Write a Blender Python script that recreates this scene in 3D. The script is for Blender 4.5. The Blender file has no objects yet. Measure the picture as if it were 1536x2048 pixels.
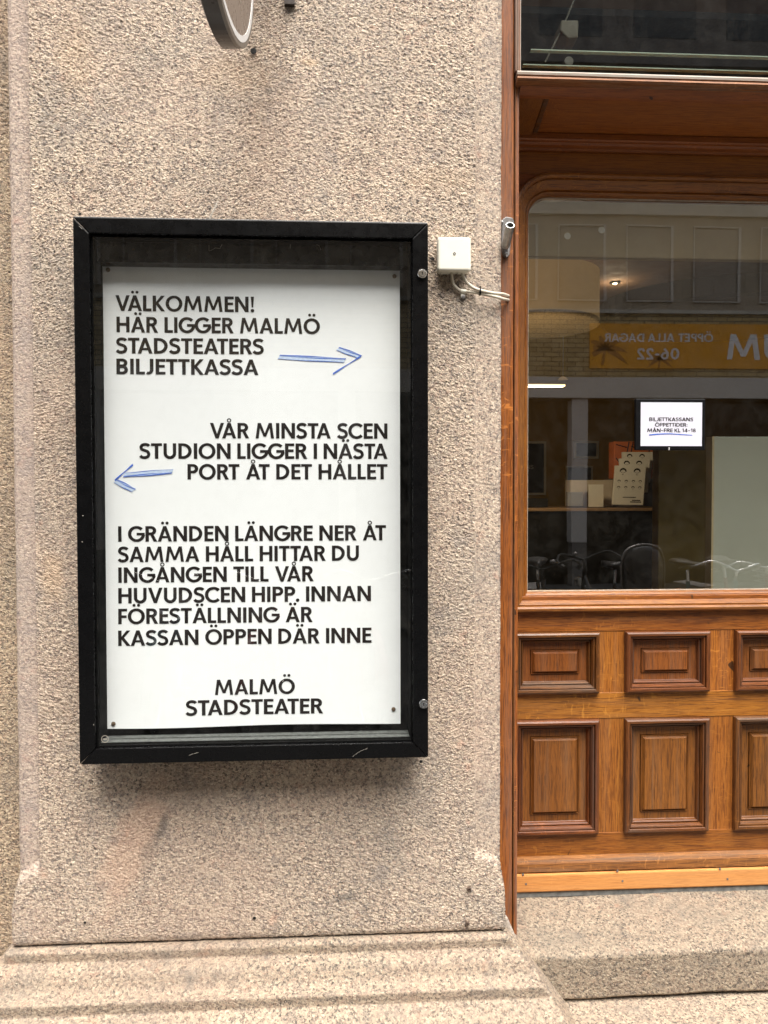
import bpy, math, random
import numpy as np
from mathutils import Vector, Matrix

random.seed(7)
rng = np.random.default_rng(11)
R = math.radians
scene = bpy.context.scene
C = scene.collection

# ------------------------------------------------------------------ camera
YAW, PIT, ROL, FPX = 0.05575, 0.02662, -0.00195, 1536.0
CAM = np.array([0.0, -1.7, 1.6])
F_ = np.array([math.sin(YAW)*math.cos(PIT), math.cos(YAW)*math.cos(PIT), -math.sin(PIT)])
r0 = np.array([math.cos(YAW), -math.sin(YAW), 0.0]); u0 = np.cross(r0, F_)
R_ = r0*math.cos(ROL) + u0*math.sin(ROL); U_ = -r0*math.sin(ROL) + u0*math.cos(ROL)
cd = bpy.data.cameras.new('camera'); cam = bpy.data.objects.new('camera', cd); C.objects.link(cam)
m = Matrix.Identity(4)
for i in range(3):
    m[i][0] = R_[i]; m[i][1] = U_[i]; m[i][2] = -F_[i]; m[i][3] = CAM[i]
cam.matrix_world = m
cd.sensor_fit = 'VERTICAL'; cd.sensor_height = 36.0; cd.lens = 27.0
cd.clip_start = 0.02; cd.clip_end = 500
scene.camera = cam

def at(px, py, Y):
    """world X, Z of a measured point of the plane at depth Y"""
    d = F_*FPX + R_*(px-768) + U_*(1024-py)
    t = (Y-CAM[1])/d[1]
    q = CAM + d*t
    return q[0], q[2]
def ax(px, py, Y): return at(px, py, Y)[0]
def az(px, py, Y): return at(px, py, Y)[1]

# ------------------------------------------------------------------ light
SUN_EL, SUN_AZ = 66.0, 165.0          # azimuth from +Y clockwise: sun stands over the street, a little to the right
w = bpy.data.worlds.new('World'); scene.world = w; w.use_nodes = True
nt = w.node_tree; nt.nodes.clear()
out = nt.nodes.new('ShaderNodeOutputWorld'); bg = nt.nodes.new('ShaderNodeBackground')
sky = nt.nodes.new('ShaderNodeTexSky'); sky.sky_type = 'NISHITA'; sky.sun_disc = False
sky.sun_elevation = R(SUN_EL); sky.sun_rotation = R(SUN_AZ); sky.dust_density = 4.0; sky.air_density = 1.0
hs = nt.nodes.new('ShaderNodeHueSaturation'); hs.inputs['Saturation'].default_value = 0.30
nt.links.new(sky.outputs[0], hs.inputs['Color']); nt.links.new(hs.outputs[0], bg.inputs[0])
bg.inputs[1].default_value = 0.15
nt.links.new(bg.outputs[0], out.inputs[0])
sd = bpy.data.lights.new('sun', 'SUN'); so = bpy.data.objects.new('sun', sd); C.objects.link(so)
sd.energy = 2.1; sd.angle = R(48); sd.color = (1.0, 0.93, 0.83)
az_ = R(SUN_AZ)
sdir = Vector((math.sin(az_)*math.cos(R(SUN_EL)), math.cos(az_)*math.cos(R(SUN_EL)), math.sin(R(SUN_EL))))
so.rotation_euler = (-sdir).to_track_quat('-Z', 'Y').to_euler(); so.location = (2, -6, 14)
vs = scene.view_settings
vs.view_transform = 'Standard'; vs.look = 'None'; vs.gamma = 1.0; vs.exposure = 1.45
try: vs.use_curve_mapping = False
except Exception: pass
scene.cycles.max_bounces = 8; scene.cycles.transparent_max_bounces = 12
scene.cycles.caustics_reflective = False; scene.cycles.caustics_refractive = False
scene.cycles.use_denoising = True
scene.cycles.sample_clamp_indirect = 4.0

# ------------------------------------------------------------------ node helpers
class NT:
    def __init__(s, name):
        s.m = bpy.data.materials.new(name); s.m.use_nodes = True
        s.t = s.m.node_tree; s.t.nodes.clear()
        s.out = s.t.nodes.new('ShaderNodeOutputMaterial')
        s.pos = s.t.nodes.new('ShaderNodeNewGeometry').outputs['Position']
        s.oi = None
    def n(s, typ, **kw):
        nd = s.t.nodes.new('ShaderNode'+typ)
        for k, v in kw.items(): setattr(nd, k, v)
        return nd
    def L(s, a, b): s.t.links.new(a, b)
    def inp(s, nd, key, v):
        if hasattr(v, 'links') or isinstance(v, bpy.types.NodeSocket): s.L(v, nd.inputs[key])
        else: nd.inputs[key].default_value = v
    def math(s, op, a, b=0.0, c=None, clamp=False):
        nd = s.n('Math', operation=op, use_clamp=clamp)
        s.inp(nd, 0, a); s.inp(nd, 1, b)
        if c is not None: s.inp(nd, 2, c)
        return nd.outputs[0]
    def vec(s, op, a, b):
        nd = s.n('VectorMath', operation=op); s.inp(nd, 0, a); s.inp(nd, 1, b)
        return nd.outputs['Value'] if op in ('LENGTH', 'DISTANCE', 'DOT_PRODUCT') else nd.outputs[0]
    def noise(s, vec, scale, detail=3, rough=0.5, dist=0.0, out=0):
        nd = s.n('TexNoise'); s.L(vec, nd.inputs['Vector'])
        nd.inputs['Scale'].default_value = scale; nd.inputs['Detail'].default_value = detail
        nd.inputs['Roughness'].default_value = rough; nd.inputs['Distortion'].default_value = dist
        return nd.outputs[out]
    def voro(s, vec, scale, feature='F1', out='Color', rnd=1.0):
        nd = s.n('TexVoronoi', feature=feature); s.L(vec, nd.inputs['Vector'])
        nd.inputs['Scale'].default_value = scale; nd.inputs['Randomness'].default_value = rnd
        return nd.outputs[out]
    def ramp(s, fac, stops, interp='LINEAR'):
        nd = s.n('ValToRGB'); cr = nd.color_ramp; cr.interpolation = interp
        s.inp(nd, 0, fac)
        while len(cr.elements) < len(stops): cr.elements.new(0.5)
        for e, (p, c) in zip(cr.elements, stops):
            e.position = p
            e.color = (c, c, c, 1) if isinstance(c, (int, float)) else (*c, 1)
        return nd.outputs[0]
    def mix(s, fac, a, b, mode='MIX'):
        nd = s.n('Mix', data_type='RGBA', blend_type=mode)
        s.inp(nd, 0, fac)
        for k, v in ((6, a), (7, b)):
            if isinstance(v, tuple): v = (*v, 1) if len(v) == 3 else v
            s.inp(nd, k, v)
        return nd.outputs[2]
    def maprange(s, v, a, b, c=0.0, d=1.0, smooth=False):
        nd = s.n('MapRange'); nd.interpolation_type = 'SMOOTHSTEP' if smooth else 'LINEAR'
        s.inp(nd, 0, v)
        for i, x in enumerate((a, b, c, d)): s.inp(nd, i+1, x)
        return nd.outputs[0]
    def mapping(s, vec, loc=(0,0,0), rot=(0,0,0), scale=(1,1,1)):
        nd = s.n('Mapping'); s.L(vec, nd.inputs[0])
        nd.inputs[1].default_value = loc; nd.inputs[2].default_value = rot; nd.inputs[3].default_value = scale
        return nd.outputs[0]
    def xyz(s, vec):
        nd = s.n('SeparateXYZ'); s.L(vec, nd.inputs[0]); return nd.outputs
    def blob(s, c, rad, rot=0.0, soft=0.5, wob=0.35, wscale=14):
        """soft-edged patch on the wall plane, centre (x,z), radii, rotation about Y"""
        v = s.vec('SUBTRACT', s.pos, (c[0], 0, c[1]))
        v = s.mapping(v, rot=(0, rot, 0))
        v = s.mapping(v, scale=(1/rad[0], 0.0, 1/rad[1]))
        l = s.vec('LENGTH', v, (0, 0, 0))
        l = s.math('ADD', l, s.math('MULTIPLY', s.math('SUBTRACT', s.noise(s.pos, wscale, 3), 0.5), wob*2))
        return s.maprange(l, 1.0, 1.0-soft, 0, 1, True)
    def rand(s):
        if s.oi is None: s.oi = s.n('ObjectInfo')
        return s.oi.outputs['Random']
    def bump(s, h, strength, dist=0.002):
        nd = s.n('Bump'); s.inp(nd, 'Height', h); nd.inputs['Strength'].default_value = strength
        nd.inputs['Distance'].default_value = dist
        return nd.outputs[0]
    def bsdf(s, col, rough=0.5, metal=0.0, spec=0.5, normal=None, coat=0.0, emit=None, es=0.0):
        b = s.n('BsdfPrincipled')
        if isinstance(col, tuple): col = (*col, 1) if len(col) == 3 else col
        s.inp(b, 'Base Color', col); s.inp(b, 'Roughness', rough); s.inp(b, 'Metallic', metal)
        s.inp(b, 'Specular IOR Level', spec); s.inp(b, 'Coat Weight', coat)
        if normal is not None: s.L(normal, b.inputs['Normal'])
        if emit is not None:
            b.inputs['Emission Color'].default_value = (*emit, 1); b.inputs['Emission Strength'].default_value = es
        s.L(b.outputs[0], s.out.inputs[0]); return b

def plain(name, col, rough=0.5, metal=0.0, spec=0.5, coat=0.0, var=0.12, vscale=30, emit=None, es=0.0, bump=0.0, bscale=300):
    t = NT(name)
    nz = t.noise(t.pos, vscale, 4, 0.6)
    f = t.maprange(nz, 0.25, 0.75, 1-var, 1+var)
    c = t.mix(1.0, tuple(col), t.n('CombineColor').outputs[0], 'MULTIPLY')
    cc = t.t.nodes[-2] if False else None
    cmb = [n for n in t.t.nodes if n.bl_idname == 'ShaderNodeCombineColor'][-1]
    for k in range(3): t.L(f, cmb.inputs[k])
    rr = t.maprange(t.noise(t.pos, vscale*2.3, 3), 0.3, 0.7, max(0.03, rough*0.8), min(1, rough*1.2))
    nm = t.bump(t.noise(t.pos, bscale, 3), bump, 0.001) if bump else None
    t.bsdf(c, rr, metal, spec, nm, coat, emit, es)
    return t.m

# ------------------------------------------------------------------ granite
XLM, XRM = ax(72, 1200, 0), ax(950, 1200, 0)
XLO, XRE = ax(23, 1200, 0), ax(1003, 1000, 0)
def granite(name, amp=0.0048, fine=0.0008, tint=(1, 1, 1), wall=False, smooth=1.0, und_a=0.0035):
    t = NT(name)
    P = t.pos
    Pw = t.vec('ADD', P, t.vec('SCALE', t.noise(P, 55, 2, out=1), (0, 0, 0)))
    # grain colours: feldspar pink and cream, grey quartz, black mica
    vc = t.xyz(t.voro(P, 210))
    vc2 = t.xyz(t.voro(P, 420))
    g = t.math('ADD', t.math('MULTIPLY', vc[0], 0.6), t.math('MULTIPLY', vc2[1], 0.4))
    col = t.ramp(g, [(0.12, (0.10, 0.088, 0.080)), (0.27, (0.25, 0.222, 0.196)), (0.42, (0.42, 0.355, 0.295)),
                     (0.60, (0.52, 0.44, 0.348)), (0.78, (0.60, 0.51, 0.405)), (0.93, (0.74, 0.66, 0.54))])
    pink = t.maprange(vc2[0], 0.62, 0.95)
    col = t.mix(t.math('MULTIPLY', pink, 0.40), col, (0.50, 0.31, 0.235))
    # broad veins and weathering
    big = t.noise(P, 2.4, 5, 0.62, 0.6)
    col = t.mix(t.maprange(big, 0.46, 0.70, 0, 0.42), col, (0.45, 0.34, 0.275))
    big2 = t.noise(t.vec('ADD', P, (7.3, 1.1, 3.7)), 3.3, 5, 0.66, 0.4)
    col = t.mix(t.maprange(big2, 0.50, 0.72, 0, 0.52), col, (0.27, 0.255, 0.23), 'MIX')
    med = t.noise(P, 17, 4, 0.65)
    col = t.mix(t.maprange(med, 0.54, 0.72, 0, 0.52), col, (0.24, 0.22, 0.21))
    med2 = t.noise(t.vec('ADD', P, (3, 9, 1)), 24, 3, 0.6)
    col = t.mix(t.maprange(med2, 0.62, 0.78, 0, 0.55), col, (0.52, 0.30, 0.22))
    if wall:
        zz = t.xyz(P)[2]; xx = t.xyz(P)[0]
        # rust run below the hanging sign
        sx = ax(520, 250, 0)
        dx = t.math('ABSOLUTE', t.math('SUBTRACT', t.math('ADD', xx, t.math('MULTIPLY', t.math('SUBTRACT', t.noise(P, 5, 3), .5), .09)), sx))
        run = t.math('MULTIPLY', t.maprange(dx, 0.085, 0.0, 0, 1, True), t.maprange(zz, 2.12, 2.5, 0.25, 1))
        run = t.math('MULTIPLY', run, t.maprange(zz, 2.08, 2.2))
        run = t.math('MULTIPLY', run, t.maprange(t.noise(P, 40, 4, .7), .3, .65))
        col = t.mix(t.math('MULTIPLY', run, 0.42), col, (0.20, 0.125, 0.075))
        # pink vein low on the left, dark mica patches
        col = t.mix(t.math('MULTIPLY', t.blob(at(265, 1690, 0), (0.060, 0.20), R(-24), 0.6, 0.5, 22), 0.40), col, (0.60, 0.40, 0.295))
        for (px, py, rx, rz, ro, k) in [(325, 1655, .016, .055, -20, .55), (295, 1700, .020, .05, -30, .35), (690, 1795, .048, .014, 12, .55), (735, 1815, .016, .03, -35, .35),
                                    (545, 1640, .015, .03, 8, .3), (672, 285, .012, .022, 0, .35), (575, 165, .035, .02, 25, .30), (205, 1590, .012, .04, 0, .3),
                                    (535, 180, .018, .012, 0, .5), (860, 1640, .03, .05, 30, .25), (800, 1690, .06, .03, 10, .2)]:
            col = t.mix(t.math('MULTIPLY', t.blob(at(px, py, 0), (rx, rz), R(ro), 0.8, 0.5, 40), k), col, (0.12, 0.115, 0.11))
        for (px, py, rx, rz, k) in [(620, 125, .03, .012, .35), (460, 150, .12, .06, .18), (880, 360, .12, .05, .18), (150, 110, .06, .12, .2), (105, 1150, .035, .09, .3)]:
            col = t.mix(t.math('MULTIPLY', t.blob(at(px, py, 0), (rx, rz), 0, 0.8, 0.5, 30), k), col, (0.62, 0.44, 0.27))
    col = t.mix(1.0, col, tint, 'MULTIPLY')
    # pointed surface: short ridges leaning to the right
    Q = t.mapping(P, rot=(0, R(-22), 0)); Q = t.mapping(Q, scale=(0.72, 0.9, 1.15))
    Q2 = t.mapping(P, rot=(0, R(18), 0)); Q2 = t.mapping(Q2, scale=(0.8, 0.9, 1.15))
    h1 = t.noise(Q, 150, 3, 0.62, 0.25)
    h2 = t.noise(Q2, 185, 3, 0.62, 0.2)
    sel = t.maprange(t.noise(P, 2.1, 2), 0.4, 0.6)
    h = t.math('ADD', t.math('MULTIPLY', h1, t.math('SUBTRACT', 1.0, t.math('MULTIPLY', sel, .8))), t.math('MULTIPLY', h2, t.math('MULTIPLY', sel, .8)))
    pit = t.voro(P, 165, 'SMOOTH_F1', 'Distance')
    h = t.math('ADD', t.math('MULTIPLY', t.maprange(h, 0.30, 0.70), 0.75), t.math('MULTIPLY', pit, 0.25))
    hf = t.noise(P, 420, 3, 0.6)
    und = t.noise(P, 9, 2)
    A = amp
    if wall:
        xx = t.xyz(P)[0]; zz = t.xyz(P)[2]
        mL = t.math('MULTIPLY', t.maprange(xx, XLM-0.004, XLM+0.004), t.maprange(xx, XRM+0.004, XRM-0.004))
        low = t.maprange(zz, 0.80, 0.74)
        mk = t.math('MAXIMUM', mL, t.math('MULTIPLY', low, 0.85))
        # finely dressed margins are a shade greyer and pinker than the pointed face
        col = t.mix(t.math('MULTIPLY', t.math('SUBTRACT', 1.0, mk), t.maprange(xx, XLM+.1, XLM, 0.06, 0.34)), col, (0.43, 0.345, 0.315))
        # the wall gets finer-tooled towards its foot
        foot = t.math('MULTIPLY', t.maprange(zz, 0.64, 1.0, 0.72, 1.0), t.maprange(t.noise(P, 4.2, 3, 0.6), 0.36, 0.62, 0.62, 1.12))
        A = t.math('MULTIPLY', t.maprange(mk, 0, 1, 0.30*amp, amp), foot)
    if smooth != 1.0: A = amp*smooth
    H = t.math('ADD', t.math('MULTIPLY', t.math('SUBTRACT', h, 0.5), A), t.math('MULTIPLY', t.math('SUBTRACT', hf, 0.5), fine))
    H = t.math('ADD', H, t.math('MULTIPLY', t.math('SUBTRACT', und, 0.5), und_a))
    # darker tone in the pits of the tooling
    pit_tone = t.maprange(h, 0.40, 0.20, 0, 0.34)
    col = t.mix(pit_tone, col, (0.13, 0.115, 0.10))
    t.bsdf(col, 0.82, 0, 0.3)
    d = t.n('Displacement'); t.inp(d, 'Height', H); d.inputs['Midlevel'].default_value = 0.0; d.inputs['Scale'].default_value = 1.0
    t.L(d.outputs[0], t.out.inputs[2])
    t.m.displacement_method = 'BOTH'
    return t.m

# ------------------------------------------------------------------ oak
def oak(name, axis, mid=(0.315, 0.110, 0.017), dark=(0.10, 0.029, 0.007), light=(0.44, 0.185, 0.031), weather=0.14, wcol=(0.16, 0.10, 0.06), rough=0.30, flecks=0.5):
    t = NT(name)
    off = t.n('CombineXYZ')
    t.L(t.math('MULTIPLY', t.rand(), 13.7), off.inputs[0]); t.L(t.math('MULTIPLY', t.rand(), 5.1), off.inputs[1]); t.L(t.math('MULTIPLY', t.rand(), 29.3), off.inputs[2])
    P = t.vec('ADD', t.pos, off.outputs[0])
    al = (0.42, 14.0, 14.0) if axis == 'x' else ((14.0, 14.0, 0.42) if axis == 'z' else (14.0, 0.42, 14.0))
    G = t.mapping(P, scale=al)
    warp = t.noise(P, 4.5, 3, 0.5, out=1)
    Gw = t.vec('ADD', G, t.vec('MULTIPLY', warp, (0.5, 0.5, 0.5)))
    rings = t.noise(Gw, 3.6, 5, 0.66, 1.2)
    pores = t.noise(t.mapping(G, scale=(1, 1, 1)), 42, 2, 0.7, 0.3)
    fine = t.noise(G, 95, 2, 0.7)
    broad = t.noise(P, 5.5, 3, 0.6)
    col = t.ramp(rings, [(0.30, dark), (0.43, mid), (0.56, mid), (0.68, light)])
    col = t.mix(t.maprange(broad, 0.35, 0.7, 0, 0.5), col, light)
    col = t.mix(t.maprange(t.rand(), 0, 1, 0, 0.38), col, mid)
    col = t.mix(t.maprange(pores, 0.49, 0.61, 0, 0.82), col, dark)
    col = t.mix(t.maprange(fine, 0.54, 0.66, 0, 0.55), col, dark)
    # medullary ray flecks across the grain
    fs = (7, 7, 2.6) if axis == 'x' else (2.6, 7, 7)
    fl = t.noise(t.mapping(P, rot=(0, R(24), 0), scale=fs), 12, 2, 0.5, 1.4)
    fm = t.math('MULTIPLY', t.maprange(fl, 0.60, 0.70), t.maprange(t.noise(P, 3.2, 2), 0.48, 0.62))
    col = t.mix(t.math('MULTIPLY', fm, flecks), col, tuple(min(1, x*1.35) for x in light))
    # old varnish gone grey-brown in places
    wz = t.noise(t.mapping(G, scale=(1, 1, 1)), 2.6, 5, 0.7, 0.5)
    col = t.mix(t.maprange(wz, 0.49, 0.64, 0, min(1, weather*1.35)), col, wcol)
    # no two boards took the varnish alike
    hv = t.n('HueSaturation'); t.L(t.maprange(t.rand(), 0, 1, 0.80, 1.16), hv.inputs['Value']); t.L(t.maprange(t.math('FRACT', t.math('MULTIPLY', t.rand(), 7.31)), 0, 1, 0.492, 0.507), hv.inputs['Hue']); t.L(col, hv.inputs['Color']); col = hv.outputs[0]
    # nicks
    nk = t.noise(P, 26, 1, 0.5, 0.6)
    col = t.mix(t.maprange(nk, 0.765, 0.79, 0, 0.85), col, (0.02, 0.012, 0.008))
    h = t.math('ADD', t.math('MULTIPLY', pores, -0.6), t.math('MULTIPLY', fine, -0.4))
    nm = t.bump(h, 0.35, 0.0012)
    rr = t.maprange(wz, 0.4, 0.7, rough, min(1, rough+0.28))
    t.bsdf(col, rr, 0, 0.42, nm, 0.0)
    return t.m

M = {}
M['granite_wall'] = granite('granite_pointed', 0.0062, 0.0011, wall=True, tint=(0.985, 0.955, 0.925))
M['granite_base'] = granite('granite_moulded', 0.0021, 0.0008, tint=(0.68, 0.65, 0.60), und_a=0.0015)
M['granite_step'] = granite('granite_step', 0.0020, 0.0007, tint=(0.56, 0.54, 0.495), und_a=0.002)
M['granite_shaded'] = granite('granite_recess_shade', 0.0050, 0.0009, tint=(0.86, 0.80, 0.70))  # same granite, with the shade of the recess put into the tint
M['oak_x'] = oak('oak_along', 'x')
M['oak_z'] = oak('oak_upright', 'z')
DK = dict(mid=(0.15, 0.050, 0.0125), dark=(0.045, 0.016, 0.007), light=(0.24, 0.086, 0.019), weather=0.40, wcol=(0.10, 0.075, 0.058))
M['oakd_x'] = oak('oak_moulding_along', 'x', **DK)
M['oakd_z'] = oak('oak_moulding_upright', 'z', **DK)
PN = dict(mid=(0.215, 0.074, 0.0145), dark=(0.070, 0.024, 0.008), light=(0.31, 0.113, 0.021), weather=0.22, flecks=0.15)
M['oakp_z'] = oak('oak_field', 'z', **PN)
M['oakj_z'] = oak('oak_jamb', 'z', mid=(0.30, 0.094, 0.018), dark=(0.085, 0.026, 0.008), light=(0.42, 0.152, 0.030), weather=0.42, wcol=(0.19, 0.12, 0.09), flecks=0.9)
M['oak_foot'] = oak('oak_foot_rail', 'x', mid=(0.235, 0.092, 0.022), dark=(0.075, 0.030, 0.011), light=(0.33, 0.145, 0.036), weather=0.5, wcol=(0.14, 0.095, 0.062), rough=0.5)
M['oakj_x'] = oak('oak_transom', 'x', mid=(0.27, 0.10, 0.032), dark=(0.09, 0.034, 0.013), light=(0.38, 0.17, 0.07), weather=0.55, wcol=(0.26, 0.19, 0.15), rough=0.6)
M['oaks_x'] = oak('oak_soffit', 'x', mid=(0.31, 0.098, 0.017), dark=(0.17, 0.05, 0.011), light=(0.38, 0.128, 0.022), weather=0.10)
M['oaks_y'] = oak('oak_soffit_return', 'y', mid=(0.29, 0.092, 0.017), dark=(0.16, 0.05, 0.011), light=(0.36, 0.12, 0.022), weather=0.10)
M['oakw_x'] = oak('oak_weathered', 'x', mid=(0.40, 0.30, 0.22), dark=(0.16, 0.09, 0.06), light=(0.58, 0.50, 0.42), weather=0.85, wcol=(0.58, 0.52, 0.45), rough=0.7)
M['oakw_z'] = oak('oak_weathered_upright', 'z', mid=(0.24, 0.10, 0.05), dark=(0.12, 0.05, 0.03), light=(0.36, 0.22, 0.15), weather=0.5, wcol=(0.38, 0.30, 0.25), rough=0.7)
M['pine_x'] = oak('new_varnished_board', 'x', mid=(0.58, 0.275, 0.070), dark=(0.42, 0.18, 0.045), light=(0.64, 0.33, 0.095), weather=0.20, wcol=(0.5, 0.3, 0.12), flecks=0.1, rough=0.35)

def glass(name, ior, tint=(0.93, 0.95, 0.93)):
    t = NT(name)
    fr = t.n('Fresnel'); fr.inputs[0].default_value = ior
    bf = [n for n in t.t.nodes if n.bl_idname == 'ShaderNodeNewGeometry'][0].outputs['Backfacing']
    fac = t.math('MULTIPLY', fr.outputs[0], t.math('SUBTRACT', 1.0, bf))
    tr = t.n('BsdfTransparent'); tr.inputs[0].default_value = (*tint, 1)
    gl = t.n('BsdfGlossy'); gl.inputs['Roughness'].default_value = 0.0; gl.inputs[0].default_value = (1, 1, 1, 1)
    # the sheet is very slightly wavy
    nm = t.bump(t.noise(t.pos, 1.6, 2), 0.05, 0.01); t.L(nm, gl.inputs['Normal'])
    # thin dust film
    df = t.n('BsdfDiffuse'); df.inputs[0].default_value = (0.5, 0.48, 0.44, 1)
    mx = t.n('MixShader'); t.L(fac, mx.inputs[0]); t.L(tr.outputs[0], mx.inputs[1]); t.L(gl.outputs[0], mx.inputs[2])
    dust = t.math('MULTIPLY', t.maprange(t.noise(t.pos, 34, 6, 0.8), 0.45, 0.85), 0.020)
    m2 = t.n('MixShader'); t.L(dust, m2.inputs[0]); t.L(mx.outputs[0], m2.inputs[1]); t.L(df.outputs[0], m2.inputs[2])
    t.L(m2.outputs[0], t.out.inputs[0])
    return t.m
M['pane'] = glass('double_glazing', 2.4)
M['case_glass'] = glass('case_glass', 1.55, (0.97, 0.98, 0.97))
M['far_pane'] = plain('far_window_glass', (0.018, 0.016, 0.013), 0.10, 0, 0.18)
M['black_metal'] = plain('black_powder_coat', (0.0035, 0.0035, 0.0038), 0.28, 0, 0.16, var=0.15, vscale=25)
M['matt_black'] = plain('matt_black_lining', (0.005, 0.005, 0.005), 0.95, 0, 0.02)
M['black_edge'] = plain('grey_case_edge', (0.20, 0.20, 0.20), 0.4, 0.3, var=0.4, vscale=90)  # paler grey for the thin strip along the top of the case
M['black_felt'] = plain('black_backboard', (0.004, 0.004, 0.004), 0.7, 0, 0.05)
M['grey_ledge'] = plain('dusty_aluminium', (0.11, 0.115, 0.112), 0.6, 0.1, var=0.45, vscale=120)
M['paper'] = plain('white_paper', (0.90, 0.91, 0.945), 0.55, 0, 0.3, var=0.012, vscale=8)
M['paper2'] = plain('brochure_paper', (0.82, 0.80, 0.72), 0.55, var=0.04)
M['card'] = plain('card_box', (0.55, 0.48, 0.38), 0.7, var=0.08)
M['ink'] = plain('black_ink', (0.014, 0.010, 0.010), 0.5, 0, 0.3, var=0.3, vscale=200)
M['marker'] = plain('blue_marker', (0.055, 0.15, 0.62), 0.5, var=0.35, vscale=160)
M['marker_pale'] = plain('blue_marker_pale', (0.56, 0.67, 0.89), 0.5, var=0.16, vscale=220)
M['brass'] = plain('tarnished_pin', (0.22, 0.15, 0.10), 0.45, 0.7, var=0.4, vscale=400)
M['chrome'] = plain('chrome', (0.75, 0.75, 0.75), 0.16, 1.0, var=0.05)
M['zinc'] = plain('galvanised', (0.36, 0.36, 0.35), 0.42, 0.85, var=0.25, vscale=140, bump=0.2)
M['zinc_dark'] = plain('grey_casting', (0.20, 0.19, 0.185), 0.5, 0.5, var=0.3, vscale=140, bump=0.2)
M['ivory'] = plain('ivory_plastic', (0.80, 0.78, 0.67), 0.42, 0, 0.45, var=0.03)
M['cable'] = plain('ivory_cable', (0.66, 0.60, 0.49), 0.5, 0, 0.4, var=0.06)
M['black_plastic'] = plain('black_plastic', (0.006, 0.006, 0.007), 0.45, 0, 0.15, var=0.2)
M['sign_face'] = plain('grey_brown_sign_face', (0.21, 0.165, 0.135), 0.30, 0, 0.5, var=0.06)
M['sign_rim'] = plain('dark_bronze_rim', (0.050, 0.040, 0.034), 0.32, 0.3, 0.5, var=0.15)
M['sign_edge'] = plain('grey_bronze_edge', (0.20, 0.175, 0.15), 0.4, 0.3, var=0.1)
M['white_paint'] = plain('white_paint', (0.82, 0.81, 0.79), 0.45, var=0.02)
M['hole'] = plain('dark_hole', (0.006, 0.005, 0.004), 0.9)
M['rust'] = plain('rusty_plug', (0.10, 0.066, 0.048), 0.8, var=0.5, vscale=300)
M['putty'] = plain('grey_bitumen_strip', (0.16, 0.165, 0.16), 0.8, var=0.5, vscale=60)
M['mortar'] = plain('dark_mortar', (0.035, 0.030, 0.026), 0.9)
M['sealant'] = plain('light_window_bead', (0.50, 0.44, 0.37), 0.6, var=0.3, vscale=80)
# inside
M['in_wall'] = plain('ochre_inside_wall', (0.36, 0.225, 0.055), 0.7, var=0.08)
M['in_ceiling'] = plain('brown_ceiling', (0.16, 0.10, 0.065), 0.8, var=0.08, vscale=4)
M['in_floor'] = plain('dark_floor', (0.03, 0.026, 0.022), 0.5)
M['in_valance'] = plain('grey_beige_valance', (0.52, 0.39, 0.23), 0.7, var=0.08, vscale=6)
M['counter'] = plain('black_counter', (0.012, 0.011, 0.010), 0.5)
M['counter_top'] = plain('wooden_counter_top', (0.36, 0.22, 0.11), 0.4)
M['ochre_panel'] = plain('ochre_panel', (0.26, 0.175, 0.055), 0.6, var=0.06, vscale=6)
M['grey_board'] = plain('grey_white_board', (0.46, 0.45, 0.38), 0.55, var=0.03, vscale=5)
M['orange'] = plain('orange_card', (0.62, 0.16, 0.035), 0.55, var=0.06)
M['drum'] = plain('warm_drum_shade', (0.42, 0.29, 0.16), 0.8, var=0.10, vscale=7, emit=(1.0, 0.60, 0.24), es=0.05)
M['rattan'] = plain('rattan', (0.24, 0.17, 0.09), 0.8, var=0.6, vscale=60, emit=(1.0, 0.62, 0.28), es=0.012)
M['lamp_tube'] = plain('lit_lamp', (0.9, 0.8, 0.6), 0.5, var=0, emit=(1.0, 0.62, 0.25), es=1.6)
M['lamp_spot'] = plain('lit_downlight', (0.9, 0.8, 0.6), 0.5, var=0, emit=(1.0, 0.66, 0.30), es=8)
M['acrylic'] = plain('cloudy_acrylic', (0.30, 0.31, 0.33), 0.2, var=0.1)
M['pale_frame'] = plain('pale_picture_frame', (0.60, 0.55, 0.45), 0.5)
M['dark_frame'] = plain('dark_picture', (0.035, 0.028, 0.02), 0.4)
M['grey_line'] = plain('grey_frame', (0.34, 0.31, 0.26), 0.5)
M['dim_arm'] = plain('dull_metal_arm', (0.06, 0.054, 0.042), .7)
M['frost'] = plain('frosted_dot', (0.62, 0.57, 0.49), 0.7, var=0.15, vscale=300)
# street
M['banner'] = plain('orange_yellow_banner', (0.80, 0.36, 0.015), 0.5, var=0.05, vscale=2)
M['palm'] = plain('banner_palm_print', (0.40, 0.17, 0.02), 0.5)
M['banner_text'] = plain('banner_white_print', (0.85, 0.83, 0.82), 0.5)
M['fascia'] = plain('grey_white_fascia', (0.62, 0.60, 0.56), 0.6, var=0.06, vscale=3)
M['render_grey'] = plain('grey_render', (0.36, 0.30, 0.22), 0.8, var=0.12, vscale=3)
M['concrete'] = plain('pale_concrete_band', (0.50, 0.47, 0.40), 0.8, var=0.20, vscale=4)
M['cladding'] = plain('dark_brown_cladding', (0.10, 0.09, 0.08), 0.6, var=0.12, vscale=2)
M['column_paint'] = plain('grey_white_column', (0.55, 0.54, 0.53), 0.6)
M['column_base'] = plain('dark_column_foot', (0.15, 0.145, 0.14), 0.6)
M['asphalt'] = plain('asphalt', (0.05, 0.05, 0.05), 0.9, var=0.3, vscale=120, bump=0.4)
M['paving'] = plain('concrete_paving', (0.10, 0.096, 0.088), 0.85, var=0.2, vscale=40, bump=0.3)
M['kerb'] = plain('granite_kerb', (0.30, 0.285, 0.265), 0.8, var=0.3, vscale=160)
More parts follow.
